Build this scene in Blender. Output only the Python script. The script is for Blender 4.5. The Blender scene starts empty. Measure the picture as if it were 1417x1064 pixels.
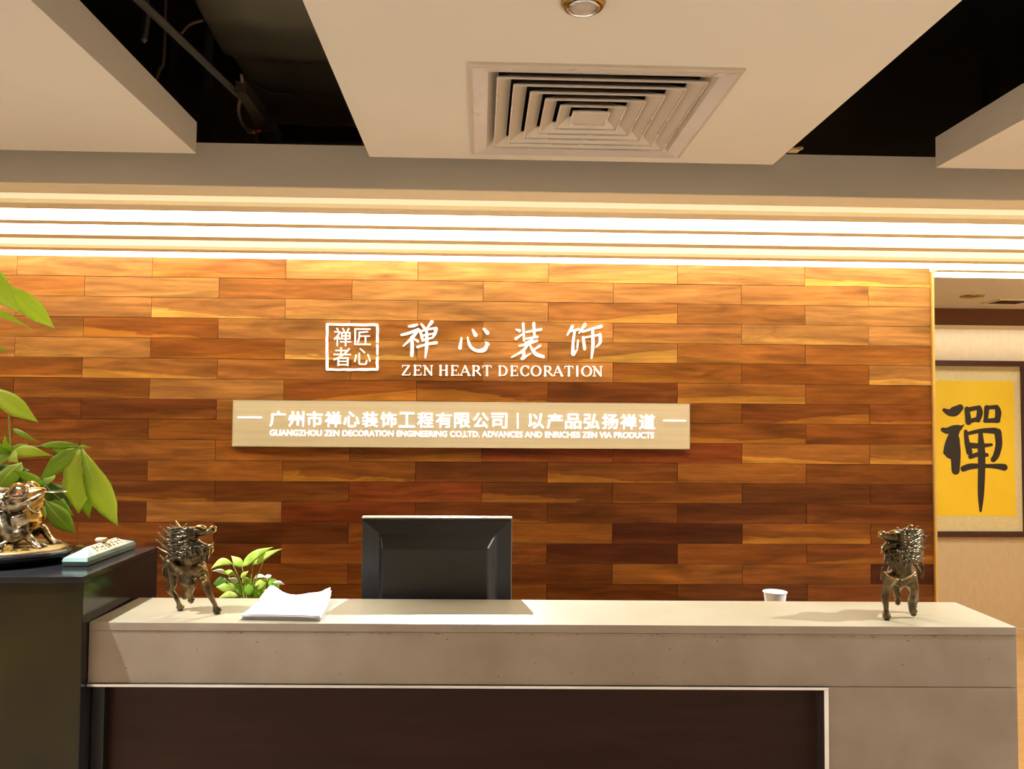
import bpy, bmesh, math, random
from mathutils import Vector, Matrix
random.seed(7)
SC = bpy.context.scene
COL = SC.collection
PI = math.pi

# ------------------------------------------------------------------ camera
F, YAW, PIT, ROL = 1136.6, .0372, .0409, .0075
EYE = Vector((0, 0, 1.6))
_f = Vector((math.sin(YAW)*math.cos(PIT), math.cos(YAW)*math.cos(PIT), math.sin(PIT)))
_r0 = Vector((math.cos(YAW), -math.sin(YAW), 0)); _u0 = _r0.cross(_f)
_r = _r0*math.cos(ROL) + _u0*math.sin(ROL)
_u = _u0*math.cos(ROL) - _r0*math.sin(ROL)
cam_d = bpy.data.cameras.new('camera'); cam = bpy.data.objects.new('camera', cam_d); COL.objects.link(cam)
cam_d.sensor_fit = 'HORIZONTAL'; cam_d.sensor_width = 36; cam_d.lens = F/1417*36
cam_d.clip_start = .02; cam_d.clip_end = 60
M = Matrix((_r, _u, -_f)).transposed().to_4x4(); M.translation = EYE
cam.matrix_world = M
SC.camera = cam

def at(px, py, axis, val):
    """real position of a point seen in the survey photo, on the plane axis=val"""
    d = _f + _r*((px-708.5)/F) - _u*((py-532)/F)
    t = (val-EYE[axis])/d[axis]
    return EYE + d*t

# ------------------------------------------------------------------ world, exposure
w = bpy.data.worlds.new('world'); SC.world = w; w.use_nodes = True
w.node_tree.nodes['Background'].inputs[0].default_value = (1, .93, .82, 1)
w.node_tree.nodes['Background'].inputs[1].default_value = .25
SC.view_settings.view_transform = 'Standard'
SC.view_settings.look = 'None'
SC.view_settings.gamma = 1
SC.view_settings.use_curve_mapping = False
SC.view_settings.exposure = 0.0
SC.cycles.use_denoising = True
SC.cycles.max_bounces = 7; SC.cycles.diffuse_bounces = 4; SC.cycles.glossy_bounces = 4
SC.cycles.transmission_bounces = 3
SC.cycles.caustics_reflective = False; SC.cycles.caustics_refractive = False
SC.cycles.sample_clamp_indirect = 6

def lamp(name, kind, loc, energy, color, rot=(0, 0, 0), size=.1, sy=None, spot=None, blend=.3):
    d = bpy.data.lights.new(name, kind); d.energy = energy; d.color = color
    if kind == 'AREA':
        d.size = size
        if sy: d.shape = 'RECTANGLE'; d.size_y = sy
    else:
        d.shadow_soft_size = size
    if kind == 'SPOT': d.spot_size = spot; d.spot_blend = blend
    o = bpy.data.objects.new(name, d); COL.objects.link(o); o.location = loc; o.rotation_euler = rot
    return o
def spread(o, deg): o.data.spread = math.radians(deg)
def aim(o, target):
    o.rotation_euler = (Vector(target)-o.location).to_track_quat('-Z', 'Y').to_euler()

WARM = (1, .80, .56); WHITE = (1, .97, .92)
FILL_E, SPOT_E, STRIP_E = 29, 285, 6.5
# added unseen fill lamps over lobby and corridor, the two recessed spots over the desk ends
for x, y in ((-2.0, -.6), (.3, -1.3), (2.6, -.6), (-2.0, .7), (2.8, .7), (3.6, 4.7)):
    spread(lamp('fill_light', 'AREA', (x, y, 2.34), FILL_E*(1.0 if y < 4 else .6), WHITE, size=.3), 95 if y < 4 else 150)
s = lamp('spot_light', 'SPOT', (2.25, 1.85, 2.365), SPOT_E, (.88, .95, 1), size=.012, spot=math.radians(46), blend=.5); aim(s, (1.0, 2.12, 1.1))
s = lamp('spot_light', 'SPOT', (-1.42, 1.88, 2.365), SPOT_E*.8, (.88, .95, 1), size=.012, spot=math.radians(40), blend=.5); aim(s, (-.78, 2.12, 1.1))
s = lamp('added_back_spot', 'SPOT', (-.12, 3.70, 2.298), 430, (.88, .95, 1), size=.012, spot=math.radians(58), blend=.6); aim(s, (.15, 2.0, 1.0))  # added lamp without fitting; its monitor shadow stands in for a desk top reflection
lamp('wall_washer', 'AREA', (3.8, 5.93, 2.34), 8, (1, .92, .84), size=2.2, sy=.08)

# ------------------------------------------------------------------ materials
def mat(name, col, rough=.5, metal=0, col2=None, scale=8, detail=4, stretch=(1, 1, 1), bump=0, bscale=None,
        spec=.5, coat=0, emit=None, estr=0, trans=0, lo=.35, hi=.65, aniso=0, rvar=0, subs=None):
    m = bpy.data.materials.new(name); m.use_nodes = True
    nt = m.node_tree; b = nt.nodes['Principled BSDF']
    b.inputs['Base Color'].default_value = (*col, 1)
    b.inputs['Roughness'].default_value = rough; b.inputs['Metallic'].default_value = metal
    b.inputs['Specular IOR Level'].default_value = spec
    if coat: b.inputs['Coat Weight'].default_value = coat; b.inputs['Coat Roughness'].default_value = .06
    if emit: b.inputs['Emission Color'].default_value = (*emit, 1); b.inputs['Emission Strength'].default_value = estr
    if trans: b.inputs['Transmission Weight'].default_value = trans
    if aniso: b.inputs['Anisotropic'].default_value = aniso
    if col2 or bump or rvar:
        tc = nt.nodes.new('ShaderNodeTexCoord'); mp = nt.nodes.new('ShaderNodeMapping')
        mp.inputs['Scale'].default_value = stretch
        nt.links.new(tc.outputs['Object'], mp.inputs[0])
        n = nt.nodes.new('ShaderNodeTexNoise'); n.inputs['Scale'].default_value = scale; n.inputs['Detail'].default_value = detail
        nt.links.new(mp.outputs[0], n.inputs[0])
        if col2:
            r = nt.nodes.new('ShaderNodeValToRGB')
            r.color_ramp.elements[0].position = lo; r.color_ramp.elements[1].position = hi
            r.color_ramp.elements[0].color = (*col, 1); r.color_ramp.elements[1].color = (*col2, 1)
            nt.links.new(n.outputs[0], r.inputs[0]); nt.links.new(r.outputs[0], b.inputs['Base Color'])
        if rvar:
            q = nt.nodes.new('ShaderNodeMapRange'); q.inputs[3].default_value = rough-rvar; q.inputs[4].default_value = rough+rvar
            nt.links.new(n.outputs[0], q.inputs[0]); nt.links.new(q.outputs[0], b.inputs['Roughness'])
        if bump:
            n2 = nt.nodes.new('ShaderNodeTexNoise'); n2.inputs['Scale'].default_value = bscale or scale*4; n2.inputs['Detail'].default_value = 5
            nt.links.new(mp.outputs[0], n2.inputs[0])
            bp = nt.nodes.new('ShaderNodeBump'); bp.inputs['Strength'].default_value = bump; bp.inputs['Distance'].default_value = .002
            nt.links.new(n2.outputs[0], bp.inputs['Height']); nt.links.new(bp.outputs[0], b.inputs['Normal'])
    return m

def translucent(m, col, f):
    """light passes through thin leaves"""
    nt = m.node_tree; b = nt.nodes['Principled BSDF']; out = nt.nodes['Material Output']
    t = nt.nodes.new('ShaderNodeBsdfTranslucent'); t.inputs[0].default_value = (*col, 1)
    x = nt.nodes.new('ShaderNodeMixShader'); x.inputs[0].default_value = f
    nt.links.new(b.outputs[0], x.inputs[1]); nt.links.new(t.outputs[0], x.inputs[2]); nt.links.new(x.outputs[0], out.inputs[0])

def wood_mat():
    """plank timber: tone comes from the plank's own colour, grain and pale sapwood from noise"""
    m = bpy.data.materials.new('plank_timber'); m.use_nodes = True
    nt = m.node_tree; L = nt.links.new; b = nt.nodes['Principled BSDF']; N = nt.nodes.new
    oi = N('ShaderNodeObjectInfo'); tc = N('ShaderNodeTexCoord')
    off = N('ShaderNodeVectorMath'); off.operation = 'MULTIPLY_ADD'
    cr = N('ShaderNodeCombineXYZ'); L(oi.outputs['Random'], cr.inputs[0]); L(oi.outputs['Random'], cr.inputs[1]); L(oi.outputs['Random'], cr.inputs[2])
    L(cr.outputs[0], off.inputs[0]); off.inputs[1].default_value = (37, 11, 53); L(tc.outputs['Object'], off.inputs[2])
    # fine grain
    mp = N('ShaderNodeMapping'); mp.inputs['Scale'].default_value = (2.5, 20, 38); L(off.outputs[0], mp.inputs[0])
    g = N('ShaderNodeTexNoise'); g.inputs['Scale'].default_value = 1.6; g.inputs['Detail'].default_value = 7; g.inputs['Roughness'].default_value = .62; L(mp.outputs[0], g.inputs[0])
    # broad figure
    mp2 = N('ShaderNodeMapping'); mp2.inputs['Scale'].default_value = (1.6, 5, 9); L(off.outputs[0], mp2.inputs[0])
    f = N('ShaderNodeTexNoise'); f.inputs['Scale'].default_value = 1.5; f.inputs['Detail'].default_value = 4; f.inputs['Distortion'].default_value = 1.2; L(mp2.outputs[0], f.inputs[0])
    # sapwood boundary: tilted edge across the plank, wobbly
    sep = N('ShaderNodeSeparateXYZ'); L(tc.outputs['Object'], sep.inputs[0])
    tilt = N('ShaderNodeMath'); tilt.operation = 'MULTIPLY_ADD'; L(oi.outputs['Random'], tilt.inputs[0]); tilt.inputs[1].default_value = .22; tilt.inputs[2].default_value = -.11
    tx = N('ShaderNodeMath'); tx.operation = 'MULTIPLY'; L(tilt.outputs[0], tx.inputs[0]); L(sep.outputs[0], tx.inputs[1])
    zz = N('ShaderNodeMath'); zz.operation = 'ADD'; L(sep.outputs[2], zz.inputs[0]); L(tx.outputs[0], zz.inputs[1])
    wob = N('ShaderNodeMath'); wob.operation = 'MULTIPLY_ADD'; L(f.outputs[0], wob.inputs[0]); wob.inputs[1].default_value = .09; L(zz.outputs[0], wob.inputs[2])
    rr = N('ShaderNodeMapRange'); rr.inputs[1].default_value = .024; rr.inputs[2].default_value = .019; L(wob.outputs[0], rr.inputs[0])
    sw = N('ShaderNodeMath'); sw.operation = 'MULTIPLY'; L(rr.outputs[0], sw.inputs[0]); L(oi.outputs['Alpha'], sw.inputs[1])
    # combine
    v = N('ShaderNodeMapRange'); v.inputs[1].default_value = .3; v.inputs[2].default_value = .7; v.inputs[3].default_value = .72; v.inputs[4].default_value = 1.28; L(g.outputs[0], v.inputs[0])
    v2 = N('ShaderNodeMapRange'); v2.inputs[1].default_value = .3; v2.inputs[2].default_value = .7; v2.inputs[3].default_value = .62; v2.inputs[4].default_value = 1.3; L(f.outputs[0], v2.inputs[0])
    vv = N('ShaderNodeMath'); vv.operation = 'MULTIPLY'; L(v.outputs[0], vv.inputs[0]); L(v2.outputs[0], vv.inputs[1])
    c1 = N('ShaderNodeVectorMath'); c1.operation = 'SCALE'; L(oi.outputs['Color'], c1.inputs[0]); L(vv.outputs[0], c1.inputs['Scale'])
    sap = N('ShaderNodeVectorMath'); sap.operation = 'MULTIPLY_ADD'; L(c1.outputs[0], sap.inputs[0]); sap.inputs[1].default_value = (1.55, 1.9, 1.6); sap.inputs[2].default_value = (.05, .02, .002)
    mx = N('ShaderNodeMix'); mx.data_type = 'RGBA'; L(sw.outputs[0], mx.inputs[0]); L(c1.outputs[0], mx.inputs[6]); L(sap.outputs[0], mx.inputs[7])
    L(mx.outputs[2], b.inputs['Base Color'])
    b.inputs['Roughness'].default_value = .34; b.inputs['Specular IOR Level'].default_value = .16
    bp = N('ShaderNodeBump'); bp.inputs['Strength'].default_value = .12; bp.inputs['Distance'].default_value = .001; L(g.outputs[0], bp.inputs['Height']); L(bp.outputs[0], b.inputs['Normal'])
    return m

M_ = {}
M_['wood'] = wood_mat()
M_['backing'] = mat('wall_backing', (.05, .02, .01), .8)
M_['plaster'] = mat('painted_plaster', (.74, .68, .60), .75, col2=(.78, .72, .64), scale=1.5, bump=.05, bscale=60)
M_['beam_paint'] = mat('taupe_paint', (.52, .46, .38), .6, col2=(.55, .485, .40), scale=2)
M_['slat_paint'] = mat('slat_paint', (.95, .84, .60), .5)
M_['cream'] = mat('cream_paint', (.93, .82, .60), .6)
M_['void'] = mat('black_void_paint', (.006, .006, .005), .8)
M_['duct'] = mat('black_duct_paint', (.13, .115, .085), .30, col2=(.20, .17, .12), scale=3, bump=.3, bscale=5)
M_['dark_metal'] = mat('dark_metal', (.12, .115, .105), .45, .5)
M_['bracket'] = mat('bracket_brown', (.055, .04, .025), .5, .3)
M_['cable'] = mat('cable_brown', (.12, .07, .045), .6)
M_['yellow'] = mat('yellow_plastic', (.75, .5, .02), .5)
M_['red'] = mat('red_plastic', (.7, .06, .02), .5)
M_['white_alu'] = mat('white_aluminium', (.70, .66, .64), .28, .25, rvar=.06, scale=3)
M_['vane'] = mat('vane_paint', (.62, .54, .45), .42, .1)
M_['chrome'] = mat('chrome', (.72, .72, .76), .16, 1)
M_['brass'] = mat('old_brass', (.45, .31, .10), .25, 1)
M_['lens'] = mat('frosted_lens', (.5, .42, .36), .25)
M_['gold_trim'] = mat('gold_trim', (.85, .55, .16), .35, .4)
M_['stone'] = mat('beige_limestone', (.29, .225, .165), .42, col2=(.37, .30, .24), scale=5, detail=8, bump=.15, bscale=45)
M_['top_stone'] = mat('polished_limestone', (.30, .25, .155), .34, col2=(.35, .295, .195), scale=7, detail=8, spec=1.0)
M_['chip'] = mat('stone_filler', (.13, .085, .05), .8)
M_['recess'] = mat('dark_veneer', (.024, .007, .003), .4, spec=.2, col2=(.036, .011, .005), scale=3, stretch=(1, 1, 9))
M_['steel'] = mat('brushed_steel', (.55, .52, .50), .28, 1, col2=(.8, .78, .8), scale=2, stretch=(1, 1, 1))
M_['black_stone'] = mat('black_polished_stone', (.010, .010, .011), .14, col2=(.022, .021, .022), scale=4, detail=7, spec=.35)
M_['black_front'] = mat('black_stone_olive_sheen', (.012, .008, .002), .36, col2=(.045, .032, .006), scale=2.2, detail=7, rvar=.1, spec=.22)  # black stone front, olive reflection put into the colour
M_['black_plastic'] = mat('black_plastic', (.012, .012, .012), .38, bump=.08, bscale=300)
M_['grey_plastic'] = mat('monitor_bezel', (.30, .28, .24), .35)
M_['brass_plate'] = mat('brushed_brass_plate', (.86, .76, .52), .36, .45, col2=(.92, .82, .60), scale=2, stretch=(1, 1, 60), aniso=.6)
M_['brass_and_lit_edge'] = mat('brass_and_lit_edge', (.95, .85, .62), .25, .6)
M_['lit_letter'] = mat('lit_letter', (.9, .9, .95), .4, emit=(.92, .92, 1), estr=1.3)
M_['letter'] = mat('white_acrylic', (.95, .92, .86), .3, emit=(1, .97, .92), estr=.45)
M_['letter_side'] = mat('letter_side', (.35, .20, .12), .5)
M_['bronze'] = mat('aged_bronze', (.075, .055, .028), .33, .85, col2=(.30, .21, .095), scale=38, detail=4, lo=.42, hi=.72, bump=.35, bscale=160)
M_['bronze_dark'] = mat('aged_bronze_dark', (.06, .047, .026), .36, .85, col2=(.19, .145, .08), scale=50, lo=.4, hi=.75)
M_['gold_hi'] = mat('worn_gold', (.55, .36, .12), .25, .95, col2=(.20, .14, .06), scale=60)
M_['toad_back'] = mat('toad_bronze', (.05, .038, .02), .22, .95, col2=(.55, .46, .32), scale=45, lo=.40, hi=.62, bump=.5, bscale=110)
M_['toad_gold'] = mat('toad_gold', (.70, .45, .12), .2, 1, col2=(.38, .22, .06), scale=28)
M_['coin'] = mat('silver_coin', (.62, .58, .46), .2, 1, bump=.3, bscale=120)
M_['rock_base'] = mat('black_rim', (.010, .010, .014), .15, bump=1, bscale=60, coat=.4)
M_['gold_sand'] = mat('gold_sand', (.33, .22, .08), .4, .6, bump=.5, bscale=200)
M_['ruby'] = mat('ruby_eye', (.8, .04, .01), .2, emit=(1, .05, .01), estr=.15)
M_['celadon'] = mat('celadon_glaze', (.19, .31, .285), .15, col2=(.29, .41, .375), scale=12, coat=.4)
M_['celadon_dark'] = mat('grey_glaze', (.13, .18, .155), .2, coat=.3)
M_['ceramic_cream'] = mat('cream_glaze', (.50, .39, .27), .25, col2=(.58, .47, .34), scale=20, coat=.3)
M_['ink'] = mat('black_ink', (.02, .012, .008), .5)
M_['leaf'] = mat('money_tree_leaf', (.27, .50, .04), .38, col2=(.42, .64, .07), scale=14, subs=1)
M_['leaf_light'] = mat('pale_leaf', (.55, .78, .09), .36, col2=(.72, .88, .16), scale=12)  # paler copy of the leaf green
M_['leaf_dark'] = mat('shaded_leaf', (.06, .16, .018), .42, col2=(.12, .24, .03), scale=14)  # darker copy of the leaf green, shade put into the colour
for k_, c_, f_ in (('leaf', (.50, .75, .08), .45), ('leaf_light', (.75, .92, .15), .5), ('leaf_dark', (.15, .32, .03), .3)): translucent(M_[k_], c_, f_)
M_['stem'] = mat('green_stem', (.26, .40, .06), .5)
M_['trunk'] = mat('bark', (.14, .09, .05), .8, col2=(.2, .14, .08), scale=20, bump=.6)
M_['pothos'] = mat('pothos_leaf', (.28, .50, .03), .32, col2=(.62, .72, .14), scale=26, lo=.3, hi=.6, stretch=(1, 1, 1))
M_['pothos_pale'] = mat('variegated_leaf', (.62, .66, .36), .35, col2=(.86, .86, .74), scale=20)
M_['pot'] = mat('grey_ceramic', (.35, .35, .36), .3)
M_['soil'] = mat('soil', (.05, .03, .02), .9)
M_['paper'] = mat('paper', (.60, .57, .57), .6, col2=(.64, .61, .61), scale=4)
M_['paper_edge'] = mat('paper_edge', (.55, .54, .60), .7)
M_['cup'] = mat('white_paper_cup', (.86, .84, .82), .5)
M_['far_wall'] = mat('wallpaper', (.62, .47, .27), .65, col2=(.66, .51, .31), scale=30, stretch=(1, 1, .4))
M_['pale_floor'] = mat('pale_stone_floor', (.58, .50, .40), .3, col2=(.64, .56, .46), scale=3)
M_['floor'] = mat('floor_boards', (.58, .33, .12), .28, col2=(.66, .40, .16), scale=2, stretch=(1, 7, 1))
M_['lobby'] = mat('lobby_wall', (.72, .66, .56), .7)
M_['frame_wood'] = mat('mahogany', (.055, .012, .009), .3)
M_['mount'] = mat('silk_mount', (.70, .58, .28), .6, col2=(.76, .64, .33), scale=60)
M_['yellow_paper'] = mat('yellow_paper', (.90, .58, .012), .6, col2=(.94, .63, .02), scale=3)
M_['brown_board'] = mat('brown_board', (.15, .045, .004), .5)
M_['wood_light'] = mat('skirting', (.70, .50, .28), .5)
M_['worktop'] = mat('worktop', (.40, .30, .2), .5)

# ------------------------------------------------------------------ mesh helpers
def BM(): return bmesh.new()
def box(bm, x0, x1, y0, y1, z0, z1, bev=0):
    vs = [bm.verts.new(c) for c in ((x0,y0,z0),(x1,y0,z0),(x1,y1,z0),(x0,y1,z0),(x0,y0,z1),(x1,y0,z1),(x1,y1,z1),(x0,y1,z1))]
    fs = [bm.faces.new([vs[i] for i in q]) for q in ((0,3,2,1),(4,5,6,7),(0,1,5,4),(1,2,6,5),(2,3,7,6),(3,0,4,7))]
    if bev:
        es = list({e for f in fs for e in f.edges})
        bmesh.ops.bevel(bm, geom=es, offset=bev, segments=2, affect='EDGES', profile=.6)
    return bm
def hexa(bm, b, t):
    """8 corner solid: bottom ring b, top ring t (lists of 4)"""
    vs = [bm.verts.new(c) for c in list(b)+list(t)]
    for q in ((0,3,2,1),(4,5,6,7),(0,1,5,4),(1,2,6,5),(2,3,7,6),(3,0,4,7)): bm.faces.new([vs[i] for i in q])
    return bm
def catmull(pts, n=4):
    """pts: list of tuples any dimension; returns smooth resampling"""
    if len(pts) < 3: 
        a, b = pts[0], pts[-1]
        return [tuple(a[i]+(b[i]-a[i])*k/n for i in range(len(a))) for k in range(n+1)]
    out = []
    P = [pts[0]] + list(pts) + [pts[-1]]
    for i in range(1, len(P)-2):
        for k in range(n):
            t = k/n; r = []
            for a, b, c, d in zip(P[i-1], P[i], P[i+1], P[i+2]):
                r.append(.5*(2*b+(c-a)*t+(2*a-5*b+4*c-d)*t*t+(3*b-a-3*c+d)*t*t*t))
            out.append(tuple(r))
    out.append(tuple(pts[-1])); return out
def tube(bm, pts, seg=8, n=4, flat=1.0, smooth=True):
    """pts: (x,y,z,r) ; closed round ended tube"""
    P = catmull(pts, n) if smooth else pts
    rings = []
    up = Vector((0, 0, 1)); prev = None
    for i, p in enumerate(P):
        a = Vector(P[max(i-1, 0)][:3]); b = Vector(P[min(i+1, len(P)-1)][:3]); d = (b-a)
        if d.length < 1e-9: d = Vector((0, 0, 1))
        d.normalize()
        if prev is None:
            s = d.cross(up)
            if s.length < .05: s = d.cross(Vector((1, 0, 0)))
        else: s = prev - d*prev.dot(d)
        s.normalize(); prev = s; t = d.cross(s)
        r = max(p[3], 1e-5)
        rings.append([bm.verts.new(Vector(p[:3])+s*(math.cos(2*PI*k/seg)*r)+t*(math.sin(2*PI*k/seg)*r*flat)) for k in range(seg)])
    for A, B in zip(rings, rings[1:]):
        for k in range(seg): bm.faces.new((A[k], A[(k+1) % seg], B[(k+1) % seg], B[k]))
    d0 = (Vector(P[0][:3])-Vector(P[1][:3])).normalized(); d1 = (Vector(P[-1][:3])-Vector(P[-2][:3])).normalized()
    for R_, p, d, fl in ((rings[0], P[0], d0, True), (rings[-1], P[-1], d1, False)):
        c = bm.verts.new(Vector(p[:3])+d*p[3]*.7)
        for k in range(seg):
            q = (R_[k], R_[(k+1) % seg], c); bm.faces.new(q[::-1] if fl else q)
    return bm
def ball(bm, c, r, seg=12, rings=8, rot=None):
    """ellipsoid, r scalar or triple"""
    if not isinstance(r, (tuple, list)): r = (r, r, r)
    m = Matrix.Translation(Vector(c)) @ (rot.to_4x4() if rot else Matrix()) @ Matrix.Diagonal((*r, 1))
    bmesh.ops.create_uvsphere(bm, u_segments=seg, v_segments=rings, radius=1, matrix=m); return bm
def lathe(bm, prof, c=(0, 0, 0), seg=24, cap=True, sx=1, sy=1):
    """prof: (r,z) list bottom->top"""
    rs = []
    for r, z in prof:
        rs.append([bm.verts.new((c[0]+math.cos(2*PI*k/seg)*r*sx, c[1]+math.sin(2*PI*k/seg)*r*sy, c[2]+z)) for k in range(seg)])
    for A, B in zip(rs, rs[1:]):
        for k in range(seg): bm.faces.new((A[k], A[(k+1) % seg], B[(k+1) % seg], B[k]))
    if cap:
        if prof[0][0] > 1e-4: bm.faces.new(rs[0][::-1])
        if prof[-1][0] > 1e-4: bm.faces.new(rs[-1])
    return bm
def setp(o, label=None, cat=None, group=None, kind=None):
    for k, v in (('label', label), ('category', cat), ('group', group), ('kind', kind)):
        if v: o[k] = v
    return o
def obj(name, bm, m, parent=None, smooth=False, world=False, loc=None, fix=True):
    me = bpy.data.meshes.new(name)
    if fix: bmesh.ops.recalc_face_normals(bm, faces=bm.faces)
    bm.to_mesh(me); bm.free()
    o = bpy.data.objects.new(name, me); COL.objects.link(o)
    me.materials.append(M_[m] if isinstance(m, str) else m)
    if smooth:
        for p in me.polygons: p.use_smooth = True
    if parent:
        o.parent = parent
        if world: o.location = -Vector(parent.location) if parent.parent is None else (0, 0, 0)
    if loc: o.location = loc
    return o
def thing(name, label, cat, loc=(0, 0, 0), rz=0, group=None, kind=None):
    o = bpy.data.objects.new(name, None); COL.objects.link(o); o.location = loc; o.rotation_euler = (0, 0, rz)
    o.empty_display_size = .05
    return setp(o, label, cat, group, kind)
def weld(o, voxel, it=2, fac=.5):
    """fuse the overlapping limbs of one figure into a single continuous skin"""
    r = o.modifiers.new('r', 'REMESH'); r.mode = 'VOXEL'; r.voxel_size = voxel; r.use_smooth_shade = True
    s = o.modifiers.new('s', 'SMOOTH'); s.iterations = it; s.factor = fac
    dg = bpy.context.evaluated_depsgraph_get(); e = o.evaluated_get(dg)
    me = bpy.data.meshes.new_from_object(e); me.materials.clear(); me.materials.append(o.data.materials[0])
    o.modifiers.clear(); o.data = me
    for p in me.polygons: p.use_smooth = True
    return o

# ------------------------------------------------------------------ setting
FARY = 6.1
XL, XR, YF = -3.2, 4.9, -2.6
WY = 3.7984; CZ = 2.376; SZ = 2.31; TOPZ = 3.15
b = BM(); box(b, XL-.1, XR+.1, YF-.1, 2.6, -.06, 0); setp(obj('floor', b, 'pale_floor'), 'pale stone lobby floor below the frame in front of the desk', 'floor', kind='structure')
b = BM(); box(b, XL-.1, XR+.1, 2.6, FARY+.1, -.06, 0); setp(obj('floor', b, 'floor'), 'warm orange-brown polished floor seen at the far right', 'floor', kind='structure')
b = BM(); box(b, XL, XR, YF, FARY, TOPZ, TOPZ+.05); setp(obj('ceiling', b, 'void'), 'black painted open ceiling void above the hanging panels', 'ceiling', kind='structure')
b = BM(); box(b, XL-.1, XL, YF, FARY, 0, TOPZ); setp(obj('wall_left', b, 'lobby'), 'plain lobby wall outside the left edge', 'wall', kind='structure')
b = BM(); box(b, XR, XR+.1, YF, FARY, 0, TOPZ); setp(obj('wall_right', b, 'lobby'), 'plain lobby wall outside the right edge', 'wall', kind='structure')
b = BM(); box(b, XL, XR, YF-.1, YF, 0, TOPZ); setp(obj('wall_front', b, 'lobby'), 'plain lobby wall behind the viewer', 'wall', kind='structure')
b = BM(); box(b, XL, XR, FARY, FARY+.1, 0, TOPZ); setp(obj('wall_far', b, 'far_wall'), 'beige wallpapered corridor wall behind the yellow calligraphy picture', 'wall', kind='structure')
b = BM(); box(b, 2.4, XR, FARY-.015, FARY, 0, .05, .003); setp(obj('baseboard_far', b, 'wood_light'), 'pale low skirting at the foot of the corridor wall', 'baseboard', kind='structure')

# timber feature wall
X0, PL, PR, Z0 = -2.117, .6064, .093, 2.3255
XE = 2.125
b = BM(); box(b, XL, XE, WY+.012, WY+.14, 0, 2.46)
wall = setp(obj('wall_back', b, 'backing'), 'feature wall of red-brown timber planks behind the reception desk', 'wall', kind='structure')
TONE = ['6 7 5 8 7 7 7 6s', '5 7 5 7 7 7 6 7', '6 7 6s 7 6 5s 5 7', '5 4s 6 5 7 6 7 7', '6 6 4 6s 7 6s 5 5', '4s 5s 5 5 6 4 4 6s',  # plank tones include the brightness falling off down the wall
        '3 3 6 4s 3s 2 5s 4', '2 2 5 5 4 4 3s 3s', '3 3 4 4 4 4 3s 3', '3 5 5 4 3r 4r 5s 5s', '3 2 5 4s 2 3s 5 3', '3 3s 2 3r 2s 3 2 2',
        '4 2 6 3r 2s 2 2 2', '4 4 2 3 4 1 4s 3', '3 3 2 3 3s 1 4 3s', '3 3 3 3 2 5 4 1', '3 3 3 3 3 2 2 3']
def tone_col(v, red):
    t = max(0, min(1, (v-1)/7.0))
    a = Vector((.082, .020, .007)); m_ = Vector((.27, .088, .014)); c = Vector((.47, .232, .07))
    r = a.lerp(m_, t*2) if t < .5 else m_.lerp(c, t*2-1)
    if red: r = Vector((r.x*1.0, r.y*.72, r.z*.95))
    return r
def plank_mesh(l):
    bm = BM(); box(bm, 0, l-.0016, 0, .012, -PR+.0014, 0)
    fr = [e for e in bm.edges if all(v.co.y < .001 for v in e.verts)]
    bmesh.ops.bevel(bm, geom=fr, offset=.0009, segments=1, affect='EDGES')
    bmesh.ops.recalc_face_normals(bm, faces=bm.faces)
    bmesh.ops.translate(bm, verts=bm.verts, vec=(-l/2, 0, PR/2))
    me = bpy.data.meshes.new('plank'); bm.to_mesh(me); bm.free(); me.materials.append(M_['wood']); return me
PM = {}
nrow = int(Z0/PR)
for row in range(nrow):
    ztop = Z0-row*PR
    k = -4 + (row % 2)
    while True:
        xa = X0+k*PL/2; xb = xa+PL; xa = max(xa, XL); xb = min(xb, XE)
        if xa >= XE-.01: break
        L_ = round(xb-xa, 4)
        if L_ > .02:
            if L_ not in PM: PM[L_] = plank_mesh(L_)
            o = bpy.data.objects.new('plank', PM[L_]); COL.objects.link(o); o.parent = wall
            o.location = ((xa+xb)/2, WY+random.uniform(-.0008, .0008), ztop-PR/2)
            idx = (k+2-(row % 2))//2 if row % 2 == 0 else (k+1)//2
            s_ = None
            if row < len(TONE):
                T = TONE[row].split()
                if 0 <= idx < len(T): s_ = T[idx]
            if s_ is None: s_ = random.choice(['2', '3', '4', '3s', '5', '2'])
            v = int(s_[0])+random.uniform(-.3, .3)+(.5 if row < 3 else 0)*(int(s_[0]) < 7)  # top rows lifted: glow of the strips above put into plank colour
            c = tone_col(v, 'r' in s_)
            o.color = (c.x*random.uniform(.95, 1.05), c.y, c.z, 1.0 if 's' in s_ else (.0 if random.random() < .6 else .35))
        k += 2
b = BM(); box(b, XE, XE+.010, WY-.014, WY+.15, 0, SZ, .002); setp(obj('trim_1', b, 'gold_trim'), 'narrow golden edge bead closing the right end of the timber wall', 'trim', kind='structure')

# ceiling panels (three hanging plaster sheets) -------------------------------------------------
PT = .094; PE = 2.437
DX, DY, DS = -.0362, 1.7619, .6126
b = BM(); box(b, XL, -.851, YF, PE, CZ, CZ+PT)
setp(obj('ceiling_panel', b, 'plaster'), 'white hanging ceiling panel at the left edge beside the black void', 'ceiling panel', group='hanging ceiling panels', kind='structure')
b = BM(); hx0, hx1, hy0, hy1 = DX+.035, DX+DS-.035, DY+.035, DY+DS-.035
for a in ((-.340, hx0, YF, PE), (hx1, .879, YF, PE), (hx0, hx1, YF, hy0), (hx0, hx1, hy1, PE)): box(b, a[0], a[1], a[2], a[3], CZ, CZ+.03)
setp(obj('ceiling_panel', b, 'plaster'), 'white hanging ceiling panel in the middle holding the square air diffuser', 'ceiling panel', group='hanging ceiling panels', kind='structure')
b = BM(); box(b, 1.385, XR, YF, PE, CZ, CZ+PT)
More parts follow.
